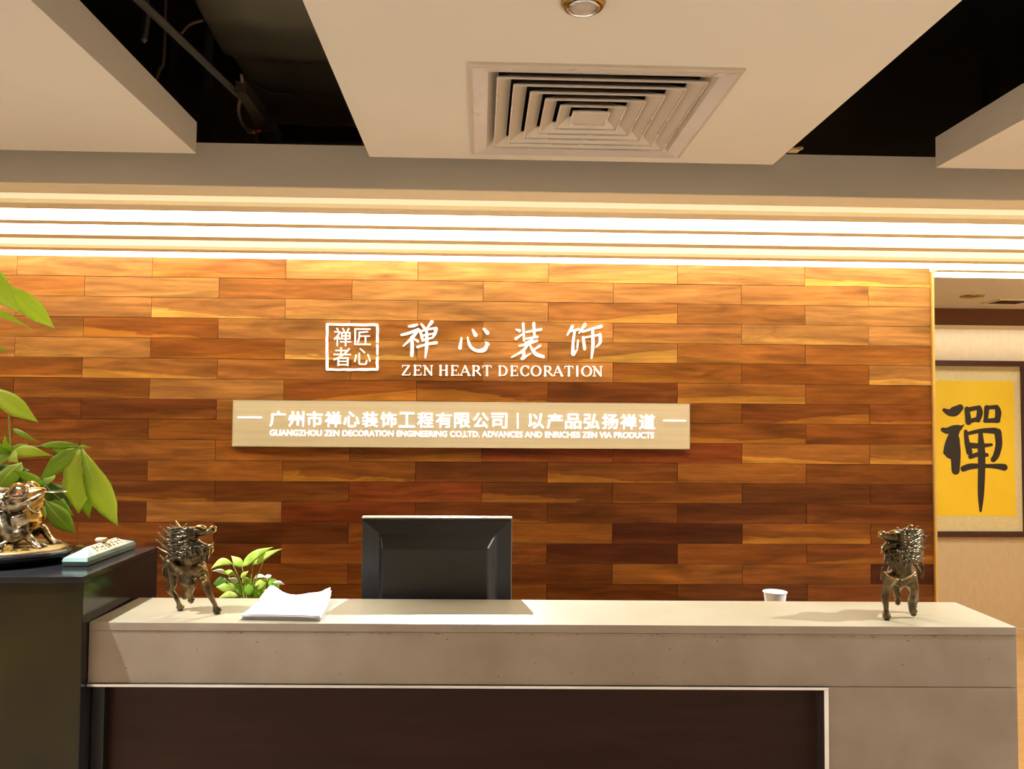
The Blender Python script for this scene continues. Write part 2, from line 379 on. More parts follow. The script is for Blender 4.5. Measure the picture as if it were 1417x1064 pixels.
setp(obj('ceiling_panel', b, 'plaster'), 'white hanging ceiling panel at the right edge, corner only', 'ceiling panel', group='hanging ceiling panels', kind='structure')

# beam closing the light trough
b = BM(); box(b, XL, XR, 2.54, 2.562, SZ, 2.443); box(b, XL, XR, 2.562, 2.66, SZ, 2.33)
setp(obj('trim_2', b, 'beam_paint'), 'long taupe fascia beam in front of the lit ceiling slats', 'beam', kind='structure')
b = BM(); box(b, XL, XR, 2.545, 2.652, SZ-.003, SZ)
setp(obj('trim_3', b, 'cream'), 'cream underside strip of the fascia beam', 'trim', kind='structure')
b = BM(); box(b, XL, XR, 2.562, 4.02, 2.42, 2.45); setp(obj('trim_4', b, 'cream'), 'pale back board over the lit ceiling slats', 'ceiling', kind='structure')

slats = [(2.79, 2.869, 'front'), (3.041, 3.10, 'second'), (3.281, 3.35, 'third'), (3.538, 3.60, 'fourth')]
for y0, y1, nm in slats:
    b = BM(); box(b, XL, XR, y0, y1, SZ, 2.42, .002)
    setp(obj('ceiling_slat', b, 'slat_paint'), f'long tan ceiling slat between glowing strips, {nm} from the desk', 'slat', group='ceiling slats over the timber wall')
b = BM(); box(b, XE+.016, XR, WY-.042, WY+.012, SZ, 2.42, .002)
setp(obj('ceiling_slat', b, 'slat_paint'), 'short tan ceiling slat past the right end of the timber wall', 'slat', group='ceiling slats over the timber wall')
strips = [(2.652, 2.79, 'lowlit', 'cream dim glow added in the unlit recess nearest the fascia beam'),
          (2.869, 3.041, 'lit', 'white glowing light strip, second from the fascia beam'),
          (3.10, 3.281, 'lit', 'white glowing light strip, middle of the five'),
          (3.35, 3.538, 'midlit', 'pale cream light strip, second from the timber wall'),
          (3.60, WY-.002, 'lit', 'white glowing light strip washing down the timber wall')]
def emis(name, c, s):
    m = mat(name, (.8, .75, .65), .6, emit=c, estr=s); return m
M_['lit'] = emis('lit_diffuser', (1, .88, .68), STRIP_E)
M_['midlit'] = emis('soft_lit_diffuser', (1, .84, .55), STRIP_E*.18)
M_['lowlit'] = emis('recess_glow', (1, .80, .48), .62)  # added glow imitating side light in the unlit first recess
for y0, y1, m, lab in strips:
    t = thing('light_strip', lab, 'light', (.85, (y0+y1)/2, 2.42), group='linear lights between the ceiling slats')
    xe = XR if y1 < WY-.1 else XR
    b = BM()
    if y1 > WY-.01: box(b, XL, XE, y0+.002, y1, 2.325, 2.334); box(b, XE, XR, y0+.002, WY-.044, 2.325, 2.334)
    else: box(b, XL, XR, y0+.002, y1-.002, 2.325, 2.334)
    obj('diffuser', b, m, t, world=True)
    b = BM(); box(b, XL, XR, (y0+y1)/2-.03, (y0+y1)/2+.03, 2.334, 2.42); obj('housing', b, 'white_alu', t, world=True)
t = thing('light_strip', 'short white light strip past the right end of the timber wall', 'light', (3.5, 3.9, 2.42), group='linear lights between the ceiling slats')
b = BM(); box(b, XE+.016, XR, WY+.014, 3.99, 2.318, 2.327); obj('diffuser', b, 'lit', t, world=True)
b = BM(); box(b, XE+.016, XR, 3.87, 3.93, 2.327, 2.42); obj('housing', b, 'white_alu', t, world=True)

# corridor beyond
b = BM(); box(b, XE+.016, XR, 3.99, 4.10, SZ+.03, 2.42); box(b, XE-.2, XR, 4.10, 5.5, CZ, CZ+.03)
setp(obj('trim_5', b, 'plaster'), 'pale corridor ceiling with small fittings beyond the timber wall', 'ceiling', kind='structure')
b = BM(); box(b, XE-.2, XR, 5.5, 5.56, 2.262, 2.40); setp(obj('trim_6', b, 'brown_board'), 'dark brown board dropping from the corridor ceiling', 'beam', kind='structure')
b = BM(); box(b, XE-.2, XR, 5.49, 5.60, 2.243, 2.260, .002); setp(obj('trim_7', b, 'cream'), 'thin cream lip under the brown corridor board', 'trim', kind='structure')
def downlight(px, py, lab, r=.05):
    c = at(px, py, 2, CZ); t = thing('downlight', lab, 'light', (c.x, c.y, CZ))
    b = BM(); lathe(b, [(r*.7, -.001), (r, -.006), (r*1.12, -.0065), (r*1.15, 0)], seg=20, cap=False); obj('bezel', b, 'brass', t, smooth=True)
    b = BM(); lathe(b, [(r*.7, -.003), (r*.7, .0005)], seg=20); obj('lens', b, 'brown_board', t)
downlight(1345, 409.5, 'small dark round downlight in the corridor ceiling', .06)
c = at(1395, 417, 2, CZ); t = thing('ceiling_vent', 'small brown rectangular vent in the corridor ceiling', 'vent', (c.x, c.y, CZ))
b = BM(); box(b, -.12, .12, -.10, -.085, -.008, 0); box(b, -.12, .12, .085, .10, -.008, 0); box(b, -.12, -.105, -.085, .085, -.008, 0); box(b, .105, .12, -.085, .085, -.008, 0); obj('frame', b, 'cream', t)
for k in range(5):
    b = BM(); y = -.07+k*.035; hexa(b, [(-.104, y, -.006), (.104, y, -.006), (.104, y+.003, -.006), (-.104, y+.003, -.006)], [(-.104, y+.015, 0), (.104, y+.015, 0), (.104, y+.018, 0), (-.104, y+.018, 0)]); obj('slat', b, 'brown_board', t)

# ------------------------------------------------------------------ things in the ceiling
cx, cy = DX+DS/2, DY+DS/2
t = thing('air_diffuser', 'square four-way air diffuser with nested pale metal vanes in the ceiling', 'vent', (cx, cy, CZ))
def ring(bm, ho, hi, z0, z1, zi0=None, zi1=None):
    """square frame: outer half size ho at z0..z1 ; inner half size hi at zi0..zi1"""
    zi0 = z0 if zi0 is None else zi0; zi1 = z1 if zi1 is None else zi1
    q = lambda h, z: [bm.verts.new((sx*h, sy*h, z)) for sx, sy in ((-1, -1), (1, -1), (1, 1), (-1, 1))]
    A, B, C_, D = q(ho, z0), q(hi, zi0), q(hi, zi1), q(ho, z1)
    for P, Q in ((A, B), (B, C_), (C_, D), (D, A)):
        for k in range(4): bm.faces.new((P[k], P[(k+1) % 4], Q[(k+1) % 4], Q[k]))
H = DS/2
b = BM(); ring(b, H, H-.012, -.006, 0, -.008, .0); obj('outer_flange', b, 'vane', t)
b = BM(); ring(b, H-.010, H-.046, -.010, -.004, -.002, .006); obj('frame', b, 'white_alu', t)
b = BM(); ring(b, H-.045, H-.070, -.003, .000, .022, .025); obj('collar', b, 'vane', t)
for h in (.240, .201, .160, .121, .081):
    b = BM(); ring(b, h, h-.033, -.006, -.0035, .014, .0165)
    o = obj('vane', b, 'vane', t)
    b = BM(); ring(b, h+.0016, h-.0016, -.009, -.005); obj('vane_lip', b, 'white_alu', o)
b = BM(); hexa(b, [(-.045, -.045, -.006), (.045, -.045, -.006), (.045, .045, -.006), (-.045, .045, -.006)], [(-.02, -.02, .010), (.02, -.02, .010), (.02, .02, .010), (-.02, .02, .010)])
ctr = obj('centre_cone', b, 'vane', t)
b = BM(); ring(b, .047, .043, -.009, -.005); obj('vane_lip', b, 'white_alu', ctr)
b = BM(); ring(b, H-.036, H-.038, .028, .14); box(b, -H+.036, H-.036, -H+.036, H-.036, .14, .145); obj('plenum', b, 'void', t)

c = Vector((.183, 1.492, CZ)); t = thing('ceiling_lamp', 'small round frosted fitting with brass rim, cut by the top edge', 'light', c)
b = BM(); lathe(b, [(.040, 0), (.042, -.004), (.037, -.012), (.031, -.014), (.030, -.008)], seg=36, cap=False); obj('brass_ring', b, 'brass', t, smooth=True)
b = BM(); lathe(b, [(.032, -.012), (.029, -.017), (.027, -.0165), (.026, -.012)], seg=36, cap=False); obj('chrome_rim', b, 'chrome', t, smooth=True)
b = BM(); lathe(b, [(.0005, -.020), (.012, -.0185), (.022, -.015), (.028, -.011), (.028, 0)], seg=32); obj('lens', b, 'lens', t, smooth=True)

for x, y in ((2.25, 1.85), (-1.42, 1.88)):
    t = thing('downlight', 'round recessed spot shining on the ' + ('right' if x > 0 else 'left') + ' end of the desk from above the frame', 'light', (x, y, CZ), group='recessed desk spots')
    b = BM(); lathe(b, [(.035, .0), (.04, -.006), (.045, -.006), (.048, 0)], seg=24, cap=False); obj('bezel', b, 'chrome', t, smooth=True)

# duct, rail and cable in the dark void
t = thing('air_duct', 'large dark glossy wrapped duct in the black ceiling void', 'duct', (-.35, 2.6, 2.95))
ctr_ = [(250, -60), (255, -30), (262, 0), (270, 25), (283, 48), (300, 78), (322, 98), (336, 120), (343, 150), (348, 190), (352, 215)]
b = BM(); rows = []
for k, (px, py, q) in enumerate(catmull([(a_, c_, 0) for a_, c_ in ctr_], 4)):
    p = at(px, py, 2, 2.84); y = p.y
    wv = .018*math.sin((y-2.1)*9.0)+.010*math.sin((y-2.0)*21+.6)
    row = []
    for xo, zo in ((0, .42), (-.012, .20), (0, .05), (.03, .012), (.09, 0), (.3, -.006+.4*wv), (.6, 0), (.9, .01), (.95, .42)):
        row.append(b.verts.new((p.x+xo, y, 2.84+zo+(wv if .0 < xo < .93 else 0))))
    rows.append(row)
for A_, B2 in zip(rows, rows[1:]):
    n_ = len(A_)
    for k in range(n_): b.faces.new((A_[k], A_[(k+1) % n_], B2[(k+1) % n_], B2[k]))
b.faces.new(rows[0]); b.faces.new(rows[-1][::-1])
obj('duct_body', b, 'duct', t, smooth=True, world=True)
p_ = at(352, 192, 2, 2.80)
b = BM(); box(b, p_.x+.02, p_.x+.95, p_.y-.02, p_.y+.02, 2.79, 2.87, .006); obj('duct_band', b, 'bracket', t, world=True)
p_ = at(340, 130, 2, 2.80)
b = BM(); tube(b, [(p_.x+.03, p_.y, 2.835, .006), (p_.x+.09, p_.y+.03, 2.815, .006), (p_.x+.16, p_.y+.06, 2.83, .006)], 8, 3); obj('strap', b, 'dark_metal', t, smooth=True, world=True)
A = at(188, -4, 2, 2.6); B_ = at(350, 150, 2, 2.6); A2 = A+(A-B_)*1.2
t = thing('ceiling_rod', 'long dark metal rod running through the black ceiling void', 'rod', A)
b = BM(); tube(b, [(*A2, .011), (*A, .011), (*B_, .0105)], 6, 2); obj('rod', b, 'dark_metal', t, world=True)
b = BM(); C0 = at(204, 20, 2, 2.62); C1 = at(199, 56, 2, 2.52); tube(b, [(*C0, .008), (*C1, .008)], 4, 2); obj('hanger', b, 'dark_metal', t, world=True)
b = BM(); tube(b, [(*(C0+Vector((0, 0, .5))), .004), (*C0, .004)], 6, 1); obj('drop_rod', b, 'dark_metal', t, world=True)
b = BM(); E0 = at(346, 150, 2, 2.6); ball(b, E0, (.013, .013, .013)); obj('knuckle', b, 'chrome', t, world=True, smooth=True)
p0 = at(333, 120, 2, 2.60); p1 = at(380, 190, 2, 2.56)
d = (p1-p0).normalized(); sdir = d.cross(Vector((0, 0, 1))).normalized()*.022; up = Vector((0, 0, .018))
t = thing('track_spotlight', 'dark box-shaped lamp head at the end of the ceiling rod', 'light', p0)
pm = p0.lerp(p1, .72)
b = BM(); hexa(b, [p0-sdir*.7-up, p0+sdir*.7-up, pm+sdir-up, pm-sdir-up], [p0-sdir*.7+up, p0+sdir*.7+up, pm+sdir+up, pm-sdir+up]); obj('body', b, 'bracket', t, world=True)
b = BM(); hexa(b, [pm-sdir*1.1-up*1.1, pm+sdir*1.1-up*1.1, p1+sdir*1.1-up*1.1, p1-sdir*1.1-up*1.1], [pm-sdir*1.1+up, pm+sdir*1.1+up, p1+sdir*1.1+up, p1-sdir*1.1+up]); obj('head', b, 'dark_metal', t, world=True)
b = BM(); tube(b, [(*at(334, 103, 2, 2.63), .005), (*at(336, 125, 2, 2.6), .006), (*at(330, 150, 2, 2.57), .006), (*at(336, 172, 2, 2.55), .006), (*at(348, 182, 2, 2.55), .006)], 6, 4)
o = obj('cable', b, 'cable', t, world=True, smooth=True)
b = BM(); tube(b, [(*at(343, 181, 2, 2.55), .007), (*at(352, 183, 2, 2.55), .007)], 6, 2); obj('tape', b, 'yellow', o, world=True)
b = BM(); tube(b, [(*at(356, 182, 2, 2.55), .005), (*at(360, 181, 2, 2.55), .005)], 6, 2); obj('connector', b, 'red', o, world=True)
b = BM(); tube(b, [(*at(251, 46, 2, 2.64), .004), (*at(262, 34, 2, 2.67), .004), (*at(280, 28, 2, 2.7), .004)], 6, 4)
setp(obj('cable', b, 'cable', None, smooth=True), 'brown cable looping from the ceiling rod to the duct', 'cable')
b = BM(); tube(b, [(*(at(227, 75, 2, 2.75)+Vector((0, 0, .39))), .005), (*at(227, 75, 2, 2.75), .005), (*at(222, 92, 2, 2.72), .005), (*at(217, 110, 2, 2.7), .005)], 6, 4)
setp(obj('cable', b, 'cable', None, smooth=True), 'short brown cable hanging in the void beside the left panel', 'cable')
for i, (px, y, lab) in enumerate(((240, 3.3, 'dim grey hanger strip in the left void, left of the rod end'), (288, 3.1, 'dim grey hanger strip in the left void, between rod and duct'), (1365, 3.3, 'dim grey hanger strip in the right void'))):
    c = at(px, 100, 1, y); b = BM(); box(b, c.x-.016, c.x+.016, y, y+.006, 2.45, TOPZ)
    setp(obj('hanger_strip', b, 'dark_metal'), lab, 'hanger', group='hanger strips in the ceiling void')
c = at(1101, 207, 1, 2.5); b = BM(); box(b, c.x-.018, c.x+.012, 2.49, 2.52, c.z-.004, c.z+.003); box(b, c.x+.004, c.x+.02, 2.49, 2.5, c.z-.001, c.z+.006)
setp(obj('ceiling_clip', b, 'wood_light'), 'tiny pale clip at the back right corner of the middle ceiling panel', 'clip')

# ------------------------------------------------------------------ reception desk
DR = -math.atan2(.0653, 2.2512); DW = 2.252; DD = .272; DT = 1.1
desk = thing('reception_desk', 'long reception desk of beige stone with dark wood front recess', 'desk', (-.942, 2.043, 0), DR)
LEGX = 1.790   # inner edge of the right stone leg
b = BM(); box(b, 0, DW, 0, DD, DT-.02, DT, .0015); ts = obj('top_slab', b, 'stone', desk); ts.data.materials.append(M_['top_stone'])
for p_ in ts.data.polygons:
    if p_.normal.z > .8: p_.material_index = 1
b = BM(); box(b, 0, DW, .001, .03, .955, DT-.0205, .001); fb = obj('front_band', b, 'stone', desk)
b = BM()
for _ in range(46):
    x = random.uniform(.05, DW-.05); l = random.uniform(.002, .012); z = DT-.021+random.uniform(-.002, .0005)-abs(random.gauss(0, .0025))
    box(b, x, x+l, .0007, .004, z-.0011, z)
for _ in range(26):
    x = random.uniform(.03, DW-.03); l = random.uniform(.001, .006); z = random.uniform(.965, 1.07)
    hexa(b, [(x, .0008, z), (x+l, .0008, z+.001), (x+l, .003, z+.001), (x, .003, z)], [(x, .0008, z+.0015), (x+l, .0008, z+.003), (x+l, .003, z+.003), (x, .003, z+.0015)])
o = obj('stone_pits', b, 'chip', fb); o['kind'] = 'stuff'
b = BM(); box(b, LEGX, DW, .001, DD, 0, .9535, .001); obj('side_leg', b, 'stone', desk)
b = BM(); box(b, .03, LEGX, .05, .07, .08, .954); box(b, .03, LEGX, .07, .27, .02, .08); obj('recess_panel', b, 'recess', desk)
b = BM(); box(b, -.0, .03, .025, .26, 0, .954); obj('left_side_panel', b, 'black_plastic', desk)
b = BM(); box(b, 0, LEGX, -.004, .05, .947, .954, .001); obj('metal_trim', b, 'steel', desk)
b = BM(); box(b, LEGX-.011, LEGX, -.003, .05, .05, .947, .001); obj('metal_trim', b, 'steel', desk)
b = BM(); box(b, .0, DW, .15, .272, .955, DT-.0205); obj('back_rail', b, 'recess', desk)
wt = thing('work_table', 'brown work table hidden behind the stone reception desk', 'table', (-.93, 2.335, 0), DR)
b = BM(); box(b, .0, DW, .0, .50, .725, .75, .002); obj('work_surface', b, 'worktop', wt)
for x in (.02, 1.1, DW-.04):
    b = BM(); box(b, x, x+.02, .01, .48, 0, .725); obj('support_panel', b, 'recess', wt)

# ------------------------------------------------------------------ black pedestal
ped = thing('stone_pedestal', 'black polished stone pedestal left of the desk, carrying the golden toad', 'pedestal', (-.945, 2.01, 0))
b = BM(); box(b, -.86, 0, .003, .45, 0, 1.200, .001); obj('body', b, 'black_front', ped)
b = BM(); box(b, -.86, 0.0015, 0, .453, 1.2005, 1.215, .0012); obj('top_slab', b, 'black_stone', ped)
b = BM(); box(b, .0003, .0015, .003, .45, 0, 1.2); obj('side_sheet', b, 'black_stone', ped)

# ------------------------------------------------------------------ lettering helpers
def stroke(bm, pts, dep, off=0.0, fn=None, n=5, caps=6):
    """brush stroke in the wall plane: pts (x,z,r); front at y=-dep-off, back at y=0"""
    P = catmull(pts, n)
    L, R_ = [], []
    N_ = len(P)
    for i, p in enumerate(P):
        a, c = P[max(i-1, 0)], P[min(i+1, N_-1)]
        dx, dz = c[0]-a[0], c[1]-a[1]; l = math.hypot(dx, dz) or 1
        nx, nz = -dz/l, dx/l; r = max(p[2], 1e-5)
        L.append((p[0]+nx*r, p[1]+nz*r)); R_.append((p[0]-nx*r, p[1]-nz*r))
    def cap(p, q):  # half circle beyond p away from q
        an = math.atan2(p[1]-q[1], p[0]-q[0])
        return [(p[0]+math.cos(an+PI/2-PI*k/caps)*p[2], p[1]+math.sin(an+PI/2-PI*k/caps)*p[2]) for k in range(1, caps)]
    loops = []
    fy = -dep-off
    def ys(poly):
        f = [bm.verts.new((x, fy, z)) for x, z in poly]; bk = [bm.verts.new((x, 0, z)) for x, z in poly]; return f, bk
    out = L + cap(P[-1], P[-2]) + R_[::-1] + cap(P[0], P[1])
    f, bk = ys(out); m = len(out)
    for i in range(m): bm.faces.new((f[i], f[(i+1) % m], bk[(i+1) % m], bk[i]))
    # front fill: strip quads + caps fans
    nL = len(L); cl = caps-1
    Lf = f[:nL]; C1 = f[nL:nL+cl]; Rf = f[nL+cl:nL+cl+nL][::-1]; C0 = f[nL+cl+nL:]
    for i in range(nL-1): bm.faces.new((Lf[i], Lf[i+1], Rf[i+1], Rf[i]))
    bm.faces.new([Lf[-1]]+C1+[Rf[-1]]); bm.faces.new([Rf[0]]+C0+[Lf[0]])
def strokes_part(name, sts, mp, m, parent, dep, y, rs, jit=0):
    bm = BM()
    for i, st in enumerate(sts):
        pp = [mp(a, c_)+(r*rs,) for a, c_, r in st]
        stroke(bm, pp, dep, off=i*.00006)
    bmesh.ops.translate(bm, verts=bm.verts, vec=(0, y, 0))
    return obj(name, bm, m, parent, world=True)
def textpart(name, body, x0, x1, zc, h, y, m, parent, dep=.004, bold=0.0, only_h=False):
    """raised lettering with the built-in font fitted to x0..x1 and height h"""
    cu = bpy.data.curves.new(name, 'FONT'); cu.body = body; cu.extrude = .02; cu.offset = bold; cu.resolution_u = 3
    o = bpy.data.objects.new(name, cu); COL.objects.link(o)
    dg = bpy.context.evaluated_depsgraph_get(); me = bpy.data.meshes.new_from_object(o.evaluated_get(dg))
    bpy.data.objects.remove(o); bpy.data.curves.remove(cu)
    xs = [v.co.x for v in me.vertices]; ys_ = [v.co.y for v in me.vertices]
    if not xs: print('EMPTY TEXT', body); return None
    ax, bx, ay, by = min(xs), max(xs), min(ys_), max(ys_)
    sx = (x1-x0)/max(bx-ax, 1e-6); sy = h/max(by-ay, 1e-6)
    for v in me.vertices:
        X = x0+(v.co.x-ax)*sx; Z = zc-h/2+(v.co.y-ay)*sy
        v.co = (X, y-dep*(.5+v.co.z/.04), Z)
    me.materials.clear(); me.materials.append(M_[m])
    q = bpy.data.objects.new(name, me); COL.objects.link(q); q.parent = parent; q.location = -Vector(parent.location)
    return q

LY = WY-.001
def wp(px, py, y=LY-.012):
    p = at(px, py, 1, y); return (p.x, p.z)
# logo group: brush characters, Latin line and seal
logo = thing('wall_sign', 'white raised brush lettering and Latin line on the timber wall', 'sign', (.1, WY, 1.95))
sx = lambda a, c_: wp(545+a/4.723, 435+c_/4.723)
G = {
 'chan': [[(98,78,6),(125,74,9),(152,66,6)],[(50,133,7),(90,124,8),(158,98,8)],[(160,98,9),(120,150,9),(60,207,3)],[(116,150,10),(119,205,10),(117,268,10)],[(135,160,5),(155,175,8)],
          [(178,62,5),(196,84,9)],[(248,48,11),(215,90,4)],[(172,108,8),(188,168,8)],[(178,108,6),(230,95,6),(276,90,8)],[(276,92,10),(268,125,9),(252,152,5)],[(190,137,5),(255,125,5)],[(190,166,5),(252,152,5)],
          [(155,212,8),(210,196,6),(276,184,10)],[(213,92,7),(214,200,10),(205,284,4)]],
 'xin': [[(442,152,5),(432,218,11)],[(482,150,5),(498,205,9),(540,236,9),(590,230,13),(612,190,8)],[(515,100,6),(534,134,12)],[(588,94,7),(612,120,12)],[(600,182,5),(620,196,6)]],
 'zhuang': [[(846,60,8),(851,170,6)],[(800,98,5),(822,106,9)],[(798,158,9),(838,130,4)],[(868,114,6),(962,98,8)],[(915,58,9),(920,148,7)],[(862,158,5),(938,146,7)],[(822,205,6),(880,190,7),(935,172,8)],
            [(885,180,8),(845,235,8),(770,280,4)],[(848,232,9),(850,282,10)],[(838,288,9),(895,255,3)],[(890,200,5),(925,255,11),(978,276,9)],[(955,205,8),(912,232,4)],[(860,185,5),(905,165,6)]],
 'shi': [[(1168,78,10),(1135,133,5)],[(1160,108,6),(1208,96,8)],[(1182,112,7),(1172,190,8),(1172,258,11)],[(1176,262,8),(1202,225,3)],[(1250,66,11),(1212,122,4)],[(1236,112,7),(1300,92,7),(1355,78,10)],
         [(1238,150,8),(1248,225,9)],[(1242,152,5),(1345,132,6)],[(1348,130,9),(1350,180,9),(1325,212,4)],[(1300,100,8),(1302,200,10),(1293,286,5)],[(1205,170,6),(1200,215,5)]],
}
for k, sts in G.items():
    strokes_part('letter', sts, sx, 'letter', logo, .010, LY, 1/4.723*WY/F*1.06)
# Latin serif capitals from thick/thin strokes, unit box (0..1, 0..1)
TK, TN = .085, .032
def lat(ch):
    v = lambda x, r=TK: [[(x, 0, r), (x, 1, r)]]
    ser = lambda x, y: [[(x-.13, y, TN*.9), (x+.13, y, TN*.9)]]
    bar = lambda x0, x1, y, r=TN: [[(x0, y, r), (x1, y, r)]]
    def arc(cx_, cy_, rx, ry, a0, a1, n=9, wf=None):
        return [[(cx_+math.cos(math.radians(a0+(a1-a0)*i/n))*rx, cy_+math.sin(math.radians(a0+(a1-a0)*i/n))*ry,
                  TN+(TK-TN)*abs(math.cos(math.radians(a0+(a1-a0)*i/n)))) for i in range(n+1)]]
    tick = lambda x, y, dy: [[(x, y, TN), (x+.02, y+dy, TN*.7)]]
    if ch == 'I': return v(.5)+ser(.5, 0)+ser(.5, 1)
    if ch == 'Z': return bar(.1, .9, 1)+bar(.05, .92, 0)+[[(.85, .97, TK*.8), (.12, .03, TK*.8)]]+[[(.1, 1, TN), (.07, .78, TN*.7)]]+[[(.92, 0, TN), (.97, .24, TN*.7)]]
    if ch == 'E': return v(.22)+bar(.05, .85, 1)+bar(.05, .9, 0)+bar(.22, .68, .52)+tick(.85, 1, -.2)+tick(.9, 0, .24)+[[(.68, .42, TN*.8), (.68, .62, TN*.8)]]
    if ch == 'N': return v(.16, TN*1.2)+v(.86, TN*1.2)+[[(.14, .97, TK), (.84, .04, TK)]]+ser(.15, 0)+ser(.86, 1)+ser(.08, 1)
    if ch == 'H': return v(.2)+v(.8)+bar(.2, .8, .52)+ser(.2, 0)+ser(.2, 1)+ser(.8, 0)+ser(.8, 1)
    if ch == 'A': return [[(.48, 1, TN*1.1), (.14, 0, TN*1.1)], [(.5, .98, TK), (.86, 0, TK)]]+bar(.26, .72, .34)+ser(.14, 0)+ser(.86, 0)
    if ch == 'R': return v(.2)+ser(.2, 0)+ser(.2, 1)+bar(.2, .5, 1)+bar(.2, .5, .5)+arc(.5, .75, .25, .25, 90, -90)+[[(.5, .48, TK*.8), (.9, .02, TK*.8)]]
    if ch == 'T': return v(.5)+bar(.06, .94, 1)+ser(.5, 0)+[[(.06, 1, TN), (.04, .76, TN*.7)], [(.94, 1, TN), (.96, .76, TN*.7)]]
    if ch == 'D': return v(.18)+bar(.05, .45, 1)+bar(.05, .45, 0)+arc(.42, .5, .46, .5, 90, -90)
    if ch == 'C': return arc(.54, .5, .44, .52, 40, 320, 14)+[[(.9, .98, TN), (.9, .72, TN)]]+[[(.9, .2, TN), (.86, .14, TN)]]
    if ch == 'O': return arc(.5, .5, .42, .52, 0, 180, 10)+arc(.5, .5, .42, .52, 180, 360, 10)
    return []
LAT = [('Z',50,107),('E',125,183),('N',192,255),('H',292,357),('E',370,427),('A',428,502),('R',508,572),('T',578,640),('D',682,745),('E',760,815),('C',826,888),('O',895,965),('R',977,1040),('A',1036,1110),('T',1115,1175),('I',1180,1220),('O',1226,1296),('N',1302,1364)]
for i, (ch, a, c_) in enumerate(LAT):
    yb = 395+(a/1300)*7; h = 62
    mp = lambda u_, v_, a=a, c_=c_, yb=yb: sx(a+(c_-a)*u_, yb-h*v_)
    strokes_part('letter', lat(ch), mp, 'letter', logo, .008, LY, 1/4.723*WY/F*70)
seal = thing('seal_sign', 'white square seal outline with four characters on the timber wall', 'sign', (-.6, WY, 1.92))
sq = lambda a, c_: wp(440+a/13.3, 440+c_/13.3)
b = BM(); rnd = random.Random(3)
def rough(p0, p1, n=9, r=22):
    out = []
    for i in range(n+1):
        f_ = i/n; out.append((p0[0]+(p1[0]-p0[0])*f_+rnd.uniform(-6, 6), p0[1]+(p1[1]-p0[1])*f_+rnd.uniform(-5, 5), r*rnd.uniform(.85, 1.12)))
    return out
segs = [rough((165, 112), (1085, 125)), rough((162, 112), (160, 940)), rough((160, 948), (1085, 948)), rough((1088, 130), (1090, 440), 5), rough((1092, 505), (1090, 665), 3), rough((1090, 725), (1086, 945), 4)]
for i, st in enumerate(segs):
    stroke(b, [sq(x, y)+(r/13.3*WY/F,) for x, y, r in st], .009, off=i*.00005, n=2)
bmesh.ops.translate(b, verts=b.verts, vec=(0, LY, 0)); obj('seal_border', b, 'letter', seal, world=True)
for ch, x0, x1, y0, y1 in (('禅', 285, 610, 180, 515), ('匠', 665, 970, 190, 495), ('者', 270, 605, 540, 880), ('心', 655, 970, 555, 860)):
    a = sq(x0, y1); c_ = sq(x1, y0)
    textpart('letter', ch, a[0], c_[0], (a[1]+c_[1])/2, c_[1]-a[1], LY, 'letter', seal, dep=.009, bold=.0)
# brass plate
PY = WY-.03
tl = at(323, 554, 1, PY); tr = at(954, 559, 1, PY); bl = at(321, 617, 1, PY)
px0, px1, pz1, pz0 = tl.x, tr.x, (tl.z+tr.z)/2, bl.z
plate = thing('company_plate', 'wide brushed brass name plate with glowing white characters on the timber wall', 'sign', ((px0+px1)/2, WY, (pz0+pz1)/2))
b = BM(); box(b, px0, px1, PY, WY, pz0, pz1, .0008); pl = obj('plate', b, 'brass_plate', plate, world=True)
b = BM(); box(b, px0-.002, px1+.002, PY-.001, WY-.002, pz0-.002, pz0+.0015); box(b, px0-.002, px1+.002, PY-.001, WY-.002, pz1-.0015, pz1+.002); box(b, px0-.002, px0+.0015, PY-.001, WY-.002, pz0+.0015, pz1-.0015); box(b, px1-.0015, px1+.002, PY-.001, WY-.002, pz0+.0015, pz1-.0015)
obj('edge', b, 'brass_and_lit_edge', plate, world=True)
qp = lambda px, py: at(px, py, 1, PY-.003)
text = '广州市禅心装饰工程有限公司丨以产品弘扬禅道'
step = (907-373)/(len(text)-.12)
for i, ch in enumerate(text):
    xa = 373+i*step; yc = 579.5+i*.21
    a = qp(xa, yc); c_ = qp(xa+step*.86, yc)
    hh = 21*PY/F
    if ch == '丨':
        mid = (a.x+c_.x)/2; b = BM(); box(b, mid-.003, mid+.003, PY-.004, PY, a.z-hh/2, a.z+hh/2); obj('letter', b, 'lit_letter', plate, world=True); continue
    textpart('letter', ch, a.x, c_.x, a.z, hh, PY, 'lit_letter', plate, dep=.004, bold=.009)
a = qp(373, 600); c_ = qp(905, 602.5)
o = textpart('latin_line', 'GUANGZHOU ZEN DECORATION ENGINEERING CO,LTD. ADVANCES AND ENRICHES ZEN VIA PRODUCTS', a.x, c_.x, (a.z+c_.z)/2, 9.5*PY/F, PY, 'lit_letter', plate, dep=.003, bold=.008)
for xa, xb, y in ((329, 362, 577.5), (918, 949, 582)):
    a = qp(xa, y); c_ = qp(xb, y); b = BM(); box(b, a.x, c_.x, PY-.004, PY, a.z-.003, a.z+.003); obj('dash', b, 'lit_letter', plate, world=True)

